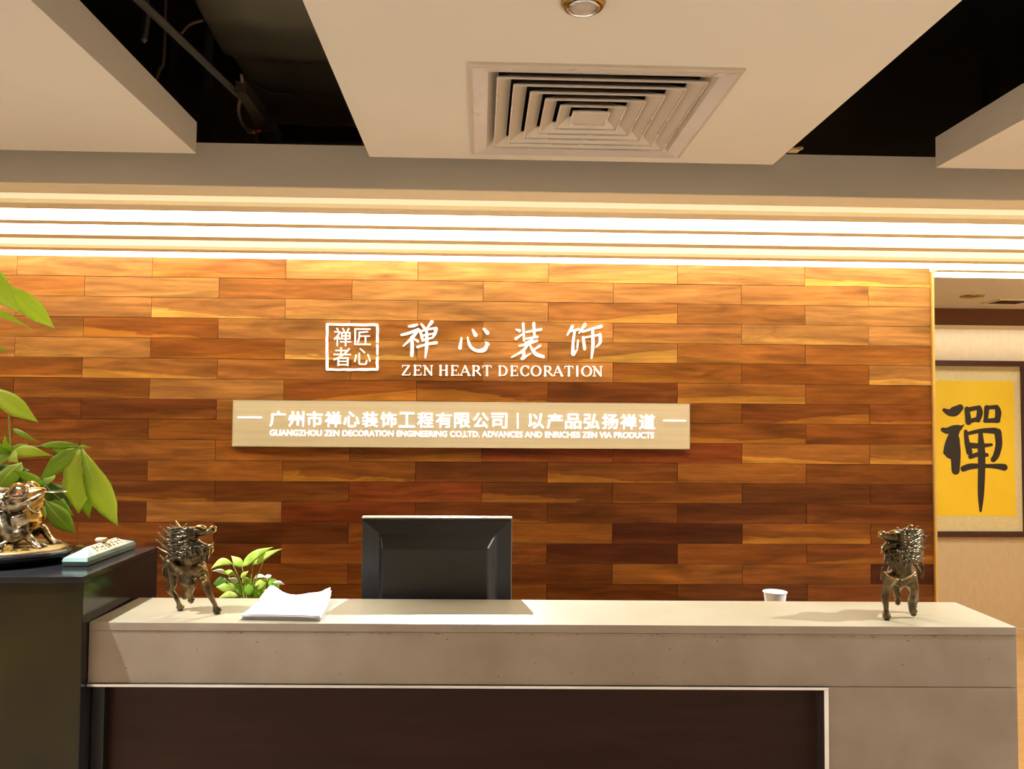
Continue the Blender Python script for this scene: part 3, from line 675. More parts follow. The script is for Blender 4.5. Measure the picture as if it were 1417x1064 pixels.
# ------------------------------------------------------------------ framed yellow calligraphy on the corridor wall
FY = FARY-.03
p0 = at(1285, 501, 1, FY); p1 = at(1420, 742, 1, FY)
fx0, fx1 = p0.x-.12, at(1418.5, 600, 1, FY).x; fz1 = at(1355, 499, 1, FY).z; fz0 = at(1355, 743, 1, FY).z
pic = thing('calligraphy_picture', 'framed yellow calligraphy sheet with one large black character on the corridor wall', 'picture', ((fx0+fx1)/2, FARY, fz0))
fw = .042
for x0_, x1_, z0_, z1_ in ((fx0, fx1, fz1-fw, fz1), (fx0, fx1, fz0, fz0+fw), (fx0, fx0+fw, fz0+fw, fz1-fw), (fx1-fw*.6, fx1, fz0+fw, fz1-fw)):
    b = BM(); box(b, x0_, x1_, FY-.01, FARY-.001, z0_, z1_, .004); obj('frame_rail', b, 'frame_wood', pic, world=True)
b = BM(); box(b, fx0+fw*.8, fx1-fw*.5, FY+.008, FARY-.002, fz0+fw*.8, fz1-fw*.8); obj('mount', b, 'mount', pic, world=True)
ya = at(1350, 527, 1, FY).z; yb_ = at(1350, 714, 1, FY).z; xr = at(1405, 620, 1, FY).x
b = BM(); box(b, fx0+fw+.06, xr, FY+.006, FY+.008, yb_, ya); obj('yellow_sheet', b, 'yellow_paper', pic, world=True)
cz = lambda a, c_: (lambda p: (p.x, p.z))(at(1290+a/3.94, 490+c_/3.94, 1, FY))
ZEN = [[(68,305,8),(95,318,14),(125,312,20),(155,292,14)],[(60,412,9),(85,418,13),(120,405,13),(150,402,12)],[(140,405,14),(115,450,20),(95,500,20),(80,535,14)],[(125,460,20),(130,540,21),(130,635,17)],[(95,545,17),(120,555,17)],[(158,400,7),(175,385,2)],
       [(192,300,11),(200,370,13)],[(200,302,9),(250,292,9)],[(258,292,10),(262,320,13),(252,360,10)],[(205,366,9),(256,352,9)],
       [(300,292,11),(294,362,9)],[(300,292,8),(355,288,9)],[(355,290,10),(363,320,13),(356,362,11)],[(290,364,8),(360,360,11)],
       [(185,422,8),(192,480,11),(205,535,13)],[(200,432,7),(270,418,9),(345,418,13)],[(360,425,15),(366,490,14),(352,550,13),(335,575,11)],[(212,498,12),(260,500,10),(325,494,6)],[(210,560,9),(260,545,9),(300,550,8)],
       [(172,625,12),(215,612,12),(300,610,8),(360,612,11),(395,617,14)],[(266,432,9),(270,520,15),(272,610,15),(268,760,13),(266,855,5)]]
strokes_part('brush_character', ZEN, cz, 'ink', pic, .0006, FY+.006, 1/3.94*FY/F*1.38)

# ------------------------------------------------------------------ monitor
MY = 2.365
c0 = at(499, 719, 1, MY); c1 = at(709, 719, 1, MY)
mx0, mx1, mz1 = c0.x, c1.x, c0.z+.001; mz0 = mz1-.345; mc = (mx0+mx1)/2
mon = thing('computer_monitor', 'black computer monitor seen from behind over the desk top', 'monitor', (mc, MY+.03, .75))
def rect(x0_, x1_, z0_, z1_, y): return [(x0_, y, z0_), (x1_, y, z0_), (x1_, y, z1_), (x0_, y, z1_)]
b = BM(); box(b, mx0, mx1, MY+.036, MY+.056, mz0, mz1, .0015); obj('bezel', b, 'grey_plastic', mon, world=True)
def frust(bm, A, B):  # ring A rear, ring B front
    va = [bm.verts.new(p) for p in A]; vb = [bm.verts.new(p) for p in B]
    for k in range(4): bm.faces.new((va[k], va[(k+1) % 4], vb[(k+1) % 4], vb[k]))
    return va, vb
b = BM()
r0 = rect(mx0+.001, mx1-.001, mz0+.002, mz1-.004, MY+.036); r1 = rect(mx0+.002, mx1-.002, mz0+.003, mz1-.005, MY+.024)
r2 = rect(mx0+.054, mx1-.047, mz0+.05, mz1-.044, MY+.010); r3 = rect(mx0+.064, mx1-.069, mz0+.07, mz1-.078, MY-.022)
rings = [[b.verts.new(p) for p in r] for r in (r0, r1, r2, r3)]
for A_, B2 in zip(rings, rings[1:]):
    for k in range(4): b.faces.new((A_[k], A_[(k+1) % 4], B2[(k+1) % 4], B2[k]))
b.faces.new(rings[0]); b.faces.new(rings[-1])
es = [e for e in b.edges if all(v.co.y < MY+.015 for v in e.verts)]
bmesh.ops.bevel(b, geom=es, offset=.006, segments=3, affect='EDGES', profile=.6)
sh = obj('rear_shell', b, 'black_plastic', mon, world=True)
b = BM(); box(b, mx0-.0006, mx1+.0006, MY+.028, MY+.058, mz1, mz1+.0035, .001); obj('lit_top_edge', b, M_['brass_and_lit_edge'], mon, world=True)  # pale strip paints the light caught along the monitor's top
b = BM(); box(b, mc-.03, mc+.03, MY+.0, MY+.02, .77, mz0+.12, .004); obj('stand', b, 'black_plastic', mon, world=True)
b = BM(); lathe(b, [(.11, 0), (.115, .004), (.112, .010), (.03, .018), (.028, .022)], (mc, MY+.03, .75), 32, sy=.75); obj('foot', b, 'black_plastic', mon, world=True, smooth=True)
b = BM(); box(b, mx0+.012, mx1-.012, MY+.0555, MY+.0565, mz0+.015, mz1-.012); obj('screen', b, 'void', mon, world=True)

# ------------------------------------------------------------------ leaves
def leaf(bm, base, tip, width, droop=0.0, side=None, wav=0.0, n=9, fold=.18, peak=.45, ph=0.0):
    base, tip = Vector(base), Vector(tip); d = tip-base; L_ = d.length
    if side is None: side = d.cross(Vector((0, -1, .25)))
    side = Vector(side); side -= d*side.dot(d)/(L_*L_); side.normalize()
    nrm = side.cross(d).normalized()
    if nrm.y > 0: nrm = -nrm
    rows = []
    for i in range(n+1):
        t_ = i/n
        w_ = width*.5*(math.sin(PI*t_**(math.log(.5)/math.log(peak)))**(.8 if t_ < peak else 1.25) if 0 < t_ < 1 else .02)
        c = base+d*t_+Vector((0, 0, droop*math.sin(PI*t_)))+nrm*(.10*L_*math.sin(PI*t_))
        row = []
        for s_ in (-1, -.55, 0, .55, 1):
            wv = wav*math.sin(i*2.3+ph+(1.3 if s_ > 0 else 0))*abs(s_)
            row.append(bm.verts.new(c+side*(w_*s_)+nrm*(-fold*w_*(abs(s_))+wv*w_)))
        rows.append(row)
    for A_, B2 in zip(rows, rows[1:]):
        for k in range(4): bm.faces.new((A_[k], A_[k+1], B2[k+1], B2[k]))
def leafobj(parent, base, tip, width, m, y0, y1, vein=None, **k):
    b = BM(); P0 = at(*base, 1, y0); P1 = at(*tip, 1, y1); leaf(b, P0, P1, width*(y0+y1)/2/F, **k)
    o = obj('leaf', b, m, parent, smooth=True, world=True, fix=False)
    so = o.modifiers.new('thick', 'SOLIDIFY'); so.thickness = .0005
    if vein:
        b = BM(); d = P1-P0; side = d.cross(Vector((0, -1, .25))); 
        side.normalize(); nrm = side.cross(d).normalized()
        if nrm.y > 0: nrm = -nrm
        dr = k.get('droop', 0)
        tube(b, [(*(P0+d*t_+Vector((0, 0, dr*math.sin(PI*t_)))+nrm*(.10*d.length*math.sin(PI*t_)+.0006)), .0011*(1.2-t_)) for t_ in (0, .15, .3, .45, .6, .75, .9)], 5, 1, smooth=False)
        obj('midrib', b, vein, o, world=True, smooth=True)
    return o
M_['vein'] = mat('leaf_vein', (.62, .72, .25), .5)
tree = thing('money_tree', 'tall potted money tree with bright green drooping leaves at the left edge', 'plant', (-1.78, 2.85, 0))
TL = [ # base, tip, width px, material, y0, y1
 ((112,620),(109,711),43,'leaf_light',2.52,2.47,dict(wav=.16, peak=.5)), ((113,619),(163,728),34,'leaf_light',2.52,2.47,dict(wav=.12, peak=.6)),
 ((112,620),(54,665),27,'leaf',2.53,2.5,dict(wav=.15)), ((114,618),(52,617),11,'leaf',2.54,2.6,{}), ((108,620),(126,619),6,'leaf',2.5,2.44,{}),
 ((110,640),(124,717),22,'leaf',2.60,2.6,dict(peak=.6)), ((92,628),(66,616),9,'leaf',2.6,2.55,{}),
 ((15,627),(7,602),12,'leaf',2.62,2.55,{}), ((15,627),(74,631),17,'leaf_light',2.6,2.5,dict(droop=.006)), ((15,627),(38,614),13,'leaf',2.6,2.62,{}), ((15,627),(-25,612),14,'leaf',2.6,2.6,{}),
 ((15,627),(26,641),16,'leaf_light',2.58,2.5,{}), ((15,627),(-30,655),20,'leaf',2.6,2.5,{}),
 ((17,593),(56,613),7,'leaf',2.7,2.62,{}),
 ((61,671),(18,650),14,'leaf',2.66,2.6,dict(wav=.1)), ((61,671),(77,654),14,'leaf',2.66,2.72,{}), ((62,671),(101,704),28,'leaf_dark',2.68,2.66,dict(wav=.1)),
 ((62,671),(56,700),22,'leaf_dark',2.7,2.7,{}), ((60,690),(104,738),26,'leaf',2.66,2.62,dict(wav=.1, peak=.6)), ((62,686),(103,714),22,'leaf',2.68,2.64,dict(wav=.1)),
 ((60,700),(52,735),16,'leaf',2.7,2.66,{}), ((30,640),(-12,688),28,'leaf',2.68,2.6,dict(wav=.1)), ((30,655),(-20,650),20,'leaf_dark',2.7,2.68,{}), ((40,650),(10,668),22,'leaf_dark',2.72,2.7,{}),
 ((-22,372),(27,433),30,'leaf_light',2.62,2.5,dict(wav=.08, peak=.55)), ((8,392),(75,454),27,'leaf_light',2.66,2.6,dict(wav=.15, peak=.6)), ((-25,430),(46,457),9,'leaf_light',2.6,2.55,dict(droop=.01)),
 ((-30,370),(15,388),16,'leaf_light',2.66,2.62,{}), ((-20,400),(2,437),22,'leaf_light',2.56,2.5,{}), ((-25,478),(14,489),6,'leaf',2.6,2.58,dict(droop=.008)), ((-25,535),(3,541),5,'leaf',2.6,2.58,{}),
 ((-14,537),(53,584),26,'leaf_light',2.6,2.52,dict(wav=.12, peak=.55)),
 ((118,757),(100,766),14,'leaf',2.50,2.49,{}),
 ((-40,560),(-90,600),30,'leaf',2.6,2.5,{}), ((-40,470),(-110,500),30,'leaf',2.7,2.6,{}), ((-60,400),(-140,430),32,'leaf_light',2.7,2.6,{}),
]
for i, (ba, ti, w_, m_, y0, y1, kw) in enumerate(TL):
    leafobj(tree, ba, ti, w_, m_, y0, y1, vein='vein' if w_ > 20 else None, ph=i*.7, **kw)
b = BM()
TR = [(-1.78, 2.85, .28, .025), (-1.80, 2.85, .7, .022), (-1.83, 2.84, 1.1, .02), (-1.84, 2.82, 1.5, .016), (-1.84, 2.8, 1.8, .011), (-1.82, 2.75, 2.0, .006)]
tube(b, TR, 10, 4); obj('trunk', b, 'trunk', tree, world=True, smooth=True)
b = BM()
def petiole(px, py, y, root, sag=.02):
    p = at(px, py, 1, y); r_ = Vector(root); m_ = p.lerp(r_, .5)+Vector((0, 0, sag))
    tube(b, [(*r_, .004), (*m_, .0028), (*p, .002)], 6, 4)
for px, py, y, rt in ((113, 619, 2.52, (-1.84, 2.82, 1.45)), (15, 627, 2.6, (-1.84, 2.82, 1.4)), (61, 671, 2.66, (-1.84, 2.83, 1.3)), (-14, 537, 2.6, (-1.84, 2.8, 1.55)), (-22, 372, 2.62, (-1.84, 2.75, 1.95)), (8, 392, 2.66, (-1.84, 2.75, 1.9)), (-25, 478, 2.6, (-1.84, 2.8, 1.7)), (-40, 560, 2.6, (-1.84, 2.8, 1.5)), (-60, 400, 2.7, (-1.84, 2.8, 1.8))):
    petiole(px, py, y, rt)
tube(b, [(*at(12, 575, 1, 2.6), .002), (*at(13, 600, 1, 2.6), .0025), (*at(14, 627, 1, 2.6), .003)], 6, 3)
obj('leaf_stalks', b, 'stem', tree, world=True, smooth=True)
b = BM(); lathe(b, [(.11, 0), (.13, .02), (.16, .28), (.165, .30), (.15, .30), (.148, .27)], (-1.78, 2.85, 0), 28, cap=False); lathe(b, [(.001, .001), (.11, 0)], (-1.78, 2.85, 0), 28, cap=False); obj('pot', b, 'pot', tree, world=True, smooth=True)
b = BM(); lathe(b, [(.149, .268), (.08, .278), (.001, .28)], (-1.78, 2.85, 0), 24, cap=False); obj('soil', b, 'soil', tree, world=True)

# pothos behind the desk
pc = at(344, 826, 1, 2.50)
pth = thing('potted_pothos', 'small green pothos with pale pointed leaves behind the open papers', 'plant', (pc.x, 2.50, .75))
PLV = [((322,780),(292,787),11,'pothos',dict(droop=.012)), ((335,784),(378,757),13,'pothos',dict(droop=.008, peak=.35)), ((336,784),(320,769),12,'pothos',dict(peak=.4)), ((350,781),(391,759),11,'pothos',dict(droop=.004, peak=.35)),
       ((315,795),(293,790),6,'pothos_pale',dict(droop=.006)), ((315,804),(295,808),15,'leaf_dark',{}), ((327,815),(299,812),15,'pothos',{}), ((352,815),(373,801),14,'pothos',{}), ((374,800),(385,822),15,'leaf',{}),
       ((352,800),(371,799),6,'pothos_pale',dict(droop=.005)), ((378,806),(394,809),5,'pothos_pale',dict(droop=.003)), ((325,795),(311,790),8,'pothos',{}), ((330,806),(316,800),9,'pothos_pale',{}), ((346,812),(336,796),12,'pothos',{}),
       ((345,820),(330,812),12,'pothos',{}), ((330,825),(302,828),9,'pothos',dict(droop=.008)), ((345,825),(345,806),14,'leaf',{}), ((350,826),(368,812),13,'leaf',{}), ((360,824),(380,818),12,'pothos',{}), ((338,822),(322,806),13,'leaf',{}), ((366,800),(376,796),6,'pothos_pale',{}), ((333,800),(344,790),7,'pothos',{})]
for i, (ba, ti, w_, m_, kw) in enumerate(PLV):
    leafobj(pth, ba, ti, w_, m_, 2.50+(i % 5-2)*.012, 2.49+(i % 3-1)*.02, n=7, ph=i, **kw)
b = BM(); root = Vector((pc.x, 2.5, .96))
for (px, py) in ((322, 780), (335, 784), (350, 781), (366, 773), (315, 795), (315, 804), (327, 815), (352, 815), (374, 800), (352, 800), (325, 795)):
    p = at(px, py, 1, 2.5); m_ = Vector((root.x+(p.x-root.x)*.35, 2.5, root.z+(p.z-root.z)*.6)); tube(b, [(*root, .0022), (*m_, .0018), (*p, .0013)], 5, 4)
obj('stems', b, 'stem', pth, world=True, smooth=True)
b = BM(); lathe(b, [(.045, 0), (.05, .005), (.068, .20), (.07, .21), (.062, .21), (.06, .195)], (pc.x, 2.5, .75), 24, cap=False); lathe(b, [(.001, .001), (.045, 0)], (pc.x, 2.5, .75), 24, cap=False); obj('pot', b, 'pot', pth, world=True, smooth=True)
b = BM(); lathe(b, [(.061, .196), (.001, .202)], (pc.x, 2.5, .75), 20, cap=False); obj('soil', b, 'soil', pth, world=True)

# ------------------------------------------------------------------ papers on the desk
P00 = at(333, 858, 2, DT); P10 = at(442, 860, 2, DT); P11 = at(457, 831, 2, DT); P01 = at(374, 831, 2, DT)
pap = thing('paper_stack', 'loose white paper stack with curled back corners on the desk', 'paper', ((P00.x+P10.x)/2, P00.y+.1, DT))
def sheet(z, off, curl, th=.0009):
    bm = BM(); nu, nv = 14, 12; V = []
    for layer in (0, 1):
        g_ = []
        for j in range(nv+1):
            for i in range(nu+1):
                u_, v_ = i/nu, j/nv
                p = P00*(1-u_)*(1-v_)+P10*u_*(1-v_)+P11*u_*v_+P01*(1-u_)*v_
                p = Vector((p.x+off[0], p.y+off[1], DT))
                cr = curl*(.006*v_**2 + .020*math.exp(-((u_-1)**2*3+(v_-1)**2)/.06) + .023*math.exp(-((u_)**2*6+(v_-1)**2*.6)/.12) + .003*math.sin(u_*11)*v_**3)
                wv = .0012*math.sin(u_*9+off[0]*300)*(1-v_)
                edge = -.0035*math.exp(-u_*12)*0
                bmp = z+cr+wv*(.6 if z > .002 else 0)+.004*math.sin(u_*PI)*(1-v_)*(z/.014)
                g_.append(bm.verts.new((p.x, p.y, DT+max(.0004, bmp)+layer*th)))
        V.append(g_)
    W_ = nu+1
    for j in range(nv):
        for i in range(nu):
            a_ = j*W_+i; bm.faces.new((V[1][a_], V[1][a_+1], V[1][a_+W_+1], V[1][a_+W_])); bm.faces.new((V[0][a_], V[0][a_+W_], V[0][a_+W_+1], V[0][a_+1]))
    for seq in ([j*W_ for j in range(nv+1)], [j*W_+nu for j in range(nv+1)], list(range(W_)), [nv*W_+i for i in range(W_)]):
        for a_, c2 in zip(seq, seq[1:]): bm.faces.new((V[0][a_], V[0][c2], V[1][c2], V[1][a_]))
    return bm
rnd = random.Random(5)
for k in range(8):
    z = .0002+k*.0016
    o = obj('sheet', sheet(z, (rnd.uniform(-.003, .003), rnd.uniform(-.003, .003)), .5+.5*k/7), 'paper' if k > 5 or k % 2 else 'paper_edge', pap, world=True, smooth=True)

# white cup on a box behind the desk
c = at(1072.5, 833, 1, 2.45); wx = c.x
b = BM(); box(b, wx-.10, wx+.10, 2.38, 2.52, .7505, .998, .003)
setp(obj('storage_box', b, 'worktop'), 'plain box hidden behind the desk, under the white cup', 'box')
t = thing('paper_cup', 'white flared paper cup just above the desk top, right of the monitor', 'cup', (wx, 2.45, .9985))
b = BM(); lathe(b, [(.0225, 0), (.033, .086), (.0345, .088), (.0335, .0895), (.032, .087), (.0215, .003)], seg=28, cap=False); lathe(b, [(.001, .003), (.0215, .003)], seg=28, cap=False); obj('body', b, 'cup', t, smooth=True)
b = BM(); lathe(b, [(.0335, .0865), (.0355, .0875), (.0355, .0895), (.0335, .0905)], seg=28, cap=False); obj('rim', b, 'cup', t, smooth=True)

# ------------------------------------------------------------------ ceramic box on the pedestal
TZ = 1.215
cb = thing('ceramic_box', 'low celadon and cream ceramic box with black script and a knob on the pedestal', 'box', (-1.028, 2.30, TZ))
bx0, bx1, by0, by1 = -.032, .032, -.158, .135
def frs(bm, z0, z1, i0, i1, e0, e1):
    hexa(bm, [(bx0+i0, by0+e0, z0), (bx1-i0, by0+e0, z0), (bx1-i0, by1-e0, z0), (bx0+i0, by1-e0, z0)], [(bx0+i1, by0+e1, z1), (bx1-i1, by0+e1, z1), (bx1-i1, by1-e1, z1), (bx0+i1, by1-e1, z1)])
b = BM(); frs(b, .0006, .012, .002, 0, .002, 0); bmesh.ops.bevel(b, geom=list(b.edges), offset=.0015, segments=2, affect='EDGES'); base_o = obj('base', b, 'celadon_dark', cb, smooth=False)
b = BM(); frs(b, .0122, .021, 0, .002, 0, .004); frs(b, .0212, .0375, .0021, .0285, .0045, .062); obj('lid', b, 'celadon', cb)
b = BM(); hexa(b, [(-.0285, by0+.048, .0225), (.0285, by0+.048, .0225), (.0285, by1-.040, .0225), (-.0285, by1-.040, .0225)], [(-.0035, by0+.066, .0392), (.0035, by0+.066, .0392), (.0035, by1-.060, .0392), (-.0035, by1-.060, .0392)])
lp = obj('cream_panel', b, 'ceramic_cream', cb)
b = BM(); rnd = random.Random(11)
def rp(u_, y): return (.0035+(.0285-.0035)*u_, y, .0392+(.0225-.0392)*u_+.0006)
for k in range(8):
    y = by0+.078+k*.0205
    for q in range(4):
        u_ = .12+q*.19+rnd.uniform(-.05, .05); yy = y+rnd.uniform(-.004, .004)
        a_ = rp(u_, yy); c2 = rp(min(.9, max(.08, u_+rnd.uniform(-.2, .2))), yy+rnd.uniform(-.008, .008))
        tube(b, [(*a_, .0013), (*c2, .0010)], 5, 2)
obj('script', b, 'ink', lp)
b = BM(); tube(b, [(-.012, -.015, .046, .0065), (.010, -.008, .046, .0065)], 14, 1, smooth=False); kn = obj('knob', b, 'ceramic_cream', cb, smooth=True)
b = BM(); tube(b, [(.006, -.0095, .046, .0069), (.0115, -.0078, .046, .0069)], 14, 1, smooth=False); obj('knob_band', b, 'brass', kn, smooth=True)

# ------------------------------------------------------------------ golden toad
TY = 2.21; sc = TY/F
def tp(px, py, dy=0):   # point of the toad, depth offset in px
    p = at(px, py, 1, TY); return Vector((p.x, TY+dy*sc, p.z))
toad = thing('golden_toad', 'golden bronze money toad with a coin in its mouth on a black oval base', 'figurine', (*tp(-20, 770)[:2], TZ))
c = tp(-22, 772)
def rim(bm, prof, wob=.0, seg=48):
    rs = []
    for r, z in prof:
        rs.append([bm.verts.new((c.x+math.cos(2*PI*k/seg)*r*(1+wob*math.sin(k*2.7)), TY+math.sin(2*PI*k/seg)*r*.72*(1+wob*math.sin(k*3.1)), TZ+z)) for k in range(seg)])
    for A_, B2 in zip(rs, rs[1:]):
        for k in range(seg): bm.faces.new((A_[k], A_[(k+1) % seg], B2[(k+1) % seg], B2[k]))
    bm.faces.new(rs[0][::-1]); bm.faces.new(rs[-1])
R0 = .218
b = BM(); rim(b, [(R0*.80, .0006), (R0*.88, .004), (R0*.95, .014), (R0*.985, .022), (R0, .029), (R0*.985, .034), (R0*.95, .035)], .012); obj('base', b, 'rock_base', toad, smooth=True, world=True)
b = BM(); rim(b, [(R0*.95, .034), (R0*.88, .041), (R0*.6, .045), (R0*.3, .046)], .008); obj('base_top', b, 'gold_sand', toad, smooth=True, world=True)
def T(px, py, r, dy=0):
    p = tp(px, py, dy); return (p.x, p.y, p.z, r*sc)
b = BM()
tube(b, [T(-70, 735, 26), T(-40, 715, 38), T(-8, 705, 33), T(15, 698, 24), T(32, 693, 19), T(44, 691, 15)], 16, 4)
tube(b, [T(-30, 735, 30), T(5, 732, 26), T(30, 722, 20), T(46, 714, 13)], 14, 4)
for s_ in (-1, 1):
    tube(b, [T(12, 714, 13, 20*s_), T(22, 728, 11, 30*s_), T(34, 738, 10, 30*s_), T(46, 735, 7, 24*s_), T(56, 745, 5, 20*s_), T(64, 752, 4, 18*s_)], 10, 4)
    for q in (-8, 0, 8): tube(b, [T(58, 748, 4, (20+q*.3)*s_), T(70, 753+abs(q)*.2, 2.6, (18+q)*s_)], 8, 2)
    tube(b, [T(-50, 735, 20, 26*s_), T(-20, 738, 16, 36*s_), T(-45, 756, 9, 38*s_), T(-18, 760, 6, 38*s_)], 10, 4)
    tube(b, [T(22, 684, 8, 11*s_), T(33, 679, 9.5, 12*s_), T(42, 681, 7, 11*s_)], 12, 3)
body = obj('body', b, 'toad_back', toad, world=True); weld(body, .0022, 2)
b = BM()   # warts on the back
rnd = random.Random(9)
for _ in range(95):
    a_ = rnd.uniform(-1.25, 1.25); t_ = rnd.uniform(-70, 22)
    cyy = 712-(t_+70)*.12; rr = 34 if t_ < 0 else 27
    p = tp(t_, cyy-math.cos(a_)*rr*1.04+6, -math.sin(a_)*rr*1.04)
    ball(b, p, rnd.uniform(1.6, 3.2)*sc, 7, 5)
obj('warts', b, 'toad_back', body, smooth=True, world=True)['kind'] = 'stuff'
b = BM()
tube(b, [T(28, 691, 13), T(42, 687, 13), T(54, 682, 9), T(62, 678, 4)], 14, 4)         # upper jaw
tube(b, [T(26, 706, 12), T(42, 703, 12), T(53, 696, 8), T(59, 690, 4)], 14, 4)
tube(b, [T(40, 708, 12), T(47, 717, 13), T(44, 728, 10)], 14, 4)
hd = obj('head', b, 'toad_gold', toad, world=True); weld(hd, .002, 1)
b = BM(); tube(b, [T(27, 699, 1.6, -14), T(38, 695, 1.8, -15), T(50, 689, 1.6, -11), T(61, 682, 1.4, -4)], 8, 3); tube(b, [T(46, 699, 1.4, -13), T(52, 706, 1.6, -11), T(58, 709, 1.4, -7)], 8, 3); obj('lip', b, 'coin', hd, smooth=True, world=True)
for s_ in (-1, 1):
    b = BM(); ball(b, tp(37.5, 680, 19*s_*.95), 2.6*sc, 10, 8); obj('eye', b, 'ruby', toad, smooth=True, world=True)
    b = BM(); tube(b, [T(22, 686, 2.0, 19*s_), T(27, 673, 2.4, 17*s_), T(36, 669, 2.6, 16*s_), T(45, 675, 1.8, 16*s_)], 8, 4); obj('brow', b, 'toad_gold', toad, smooth=True, world=True)
p = tp(78, 680); b = BM(); m4 = Matrix.Translation(p)
lathe(b, [(.001, -.0011), (14*sc, -.0011), (14.6*sc, 0), (14*sc, .0011), (.001, .0011)], p, 28, cap=False); obj('mouth_coin', b, 'coin', toad, world=True, smooth=False)
def coin(px, py, r, dy, tx, ty):
    p = tp(px, py, dy); bm = BM(); lathe(bm, [(.0005, -.002), (r*.9, -.002), (r, -.001), (r, .001), (r*.9, .002), (r*.78, .0012), (.0005, .0012)], (0, 0, 0), 22, cap=False)
    bmesh.ops.transform(bm, matrix=Matrix.Translation(p) @ Matrix.Rotation(tx, 4, 'X') @ Matrix.Rotation(ty, 4, 'Y'), verts=bm.verts)
    obj('coin', bm, 'coin' if r > .012 else 'toad_gold', toad, world=True)
for a_ in ((13, 750, .020, -62, 1.0, .1), (58, 757, .011, -40, 1.3, .3), (46, 758, .010, -46, .9, -.3), (-4, 762, .014, -70, .9, .2), (30, 757, .014, -56, .8, 0), (-28, 752, .019, -68, 1.1, -.1), (2, 744, .015, -58, .7, .2), (38, 752, .012, -46, 1.0, .2), (-14, 768, .012, -76, .7, 0)): coin(*a_)
b = BM(); tube(b, [T(-40, 748, 2, -64), T(-8, 741, 2.2, -64), T(25, 747, 2, -60), T(40, 741, 1.8, -52)], 8, 4); obj('coin_string', b, 'coin', toad, smooth=True, world=True)
b = BM(); rnd = random.Random(2)
for _ in range(60):
    px_ = rnd.uniform(-80, 60); p = tp(px_, 0); rr = rnd.uniform(3, 5.5)*sc
    ball(b, (p.x, TY-rnd.uniform(38, 66)*sc*(1 if px_ < 40 else .7), TZ+.045+rnd.uniform(0, .016)), (rr, rr, rr*.5), 8, 5, rot=Matrix.Rotation(rnd.uniform(-.5, .5), 3, 'X'))
obj('ingots', b, 'toad_back', toad, smooth=True, world=True)['kind'] = 'stuff'

# ------------------------------------------------------------------ bronze horses on the desk
def horse(label, zoom, ox, oy, Y, feet_px, limbs, head, locks, flames, extra):
    """points are (u,v,r,depth) in survey units; the base plane is the desk top"""
    base = at(*feet_px, 2, DT); sc_ = Y/F/zoom
    def pt(u_, v_, r, dy=0):
        p = at(ox+u_/zoom, oy+v_/zoom, 1, Y+dy*sc_); return (p.x, p.y, p.z, r*sc_)
    t = thing('bronze_horse', label, 'figurine', (base.x, base.y, DT))
    b = BM()
    for l in limbs: tube(b, [pt(q[0], q[1], q[2]*(1.28 if q[2] > 30 else 1.42)+2, q[3]) for q in l], 12, 4)
    for l in head: tube(b, [pt(q[0], q[1], q[2]*1.2, q[3]) for q in l], 12, 4)
    lo = min(v.co.z for v in b.verts); 
    body = obj('body', b, 'bronze', t, world=True); weld(body, .0017, 1)
    zs = min(v.co.z for v in body.data.vertices)
    for v in body.data.vertices: v.co.z += (DT+.0004-zs)*max(0, 1-(v.co.z-zs)/.05)
    b = BM()
    for l in locks: tube(b, [pt(q[0], q[1], q[2]*1.45, q[3]) for q in l], 7, 4, flat=.8)
    obj('mane', b, 'bronze_dark', t, world=True, smooth=True)
    for l in flames:
        b = BM(); tube(b, [pt(q[0], q[1], q[2]*1.5, q[3]) for q in l], 7, 4, flat=.6); obj('tail_lock', b, 'bronze', t, world=True, smooth=True)
    for nm, m_, ls in extra:
        b = BM()
        for l in ls: tube(b, [pt(*q) for q in l], 9, 3)
        obj(nm, b, m_, t, world=True, smooth=True)
    for ch_ in t.children:
        for v in ch_.data.vertices: v.co.z = max(v.co.z, DT+.0005)
    return t, body
# left horse: 7.33 px per survey px, origin (210,715)
limbsL = [
 [(215,450,48,20),(280,520,62,0),(370,545,72,-20),(450,530,78,-40),(500,560,62,-50)],             # trunk rump -> chest
 [(205,440,44,30),(200,520,44,40),(205,600,38,50),(215,680,28,60),(190,745,24,75),(235,800,18,80),(262,860,15,70),(278,895,17,62),(288,930,26,60),(289,946,27,60)],   # planted hind leg
 [(500,560,50,-60),(535,640,36,-60),(565,720,26,-65),(590,790,21,-70),(618,850,17,-72),(642,905,16,-75),(660,955,27,-80),(664,980,30,-80)],    # planted fore leg
 [(330,580,46,-60),(345,640,44,-80),(400,690,30,-100),(385,760,22,-90),(392,810,18,-85),(402,858,24,-85)],     # raised fore leg
 [(320,620,38,10),(370,720,26,20),(350,780,20,30),(335,815,20,30),(328,832,20,30)],
 [(440,520,70,-20),(420,440,84,-20),(370,350,92,-10),(330,260,84,0),(320,180,62,0)],              # neck
]
headL = [
 [(360,175,56,-10),(420,160,52,-30),(480,155,40,-40),(540,160,29,-45),(590,148,27,-50),(622,130,30,-50)],    # upper jaw, snout
 [(400,235,50,-10),(460,280,42,-30),(520,300,32,-38),(575,305,24,-42),(612,285,15,-44)],                     # lower jaw
]
locksL = []
rl = random.Random(21)
def wavy(x0, y0, ln, r, ang, cx_, rad, d0, amp=9, yo=0):
    out = []
    for q in range(7):
        f_ = q/6; x = x0+math.cos(ang)*ln*f_; y = y0+math.sin(ang)*ln*f_
        wob = amp*math.sin(f_*9.5+yo); x += -math.sin(ang)*wob; y += math.cos(ang)*wob
        d_ = d0-math.sqrt(max(0, rad*rad-(x-cx_)**2))*.95
        out.append((x, y, r*(.75+.5*math.sin(PI*min(1, f_*1.3)))*(1-.85*f_**3), d_))
    return out
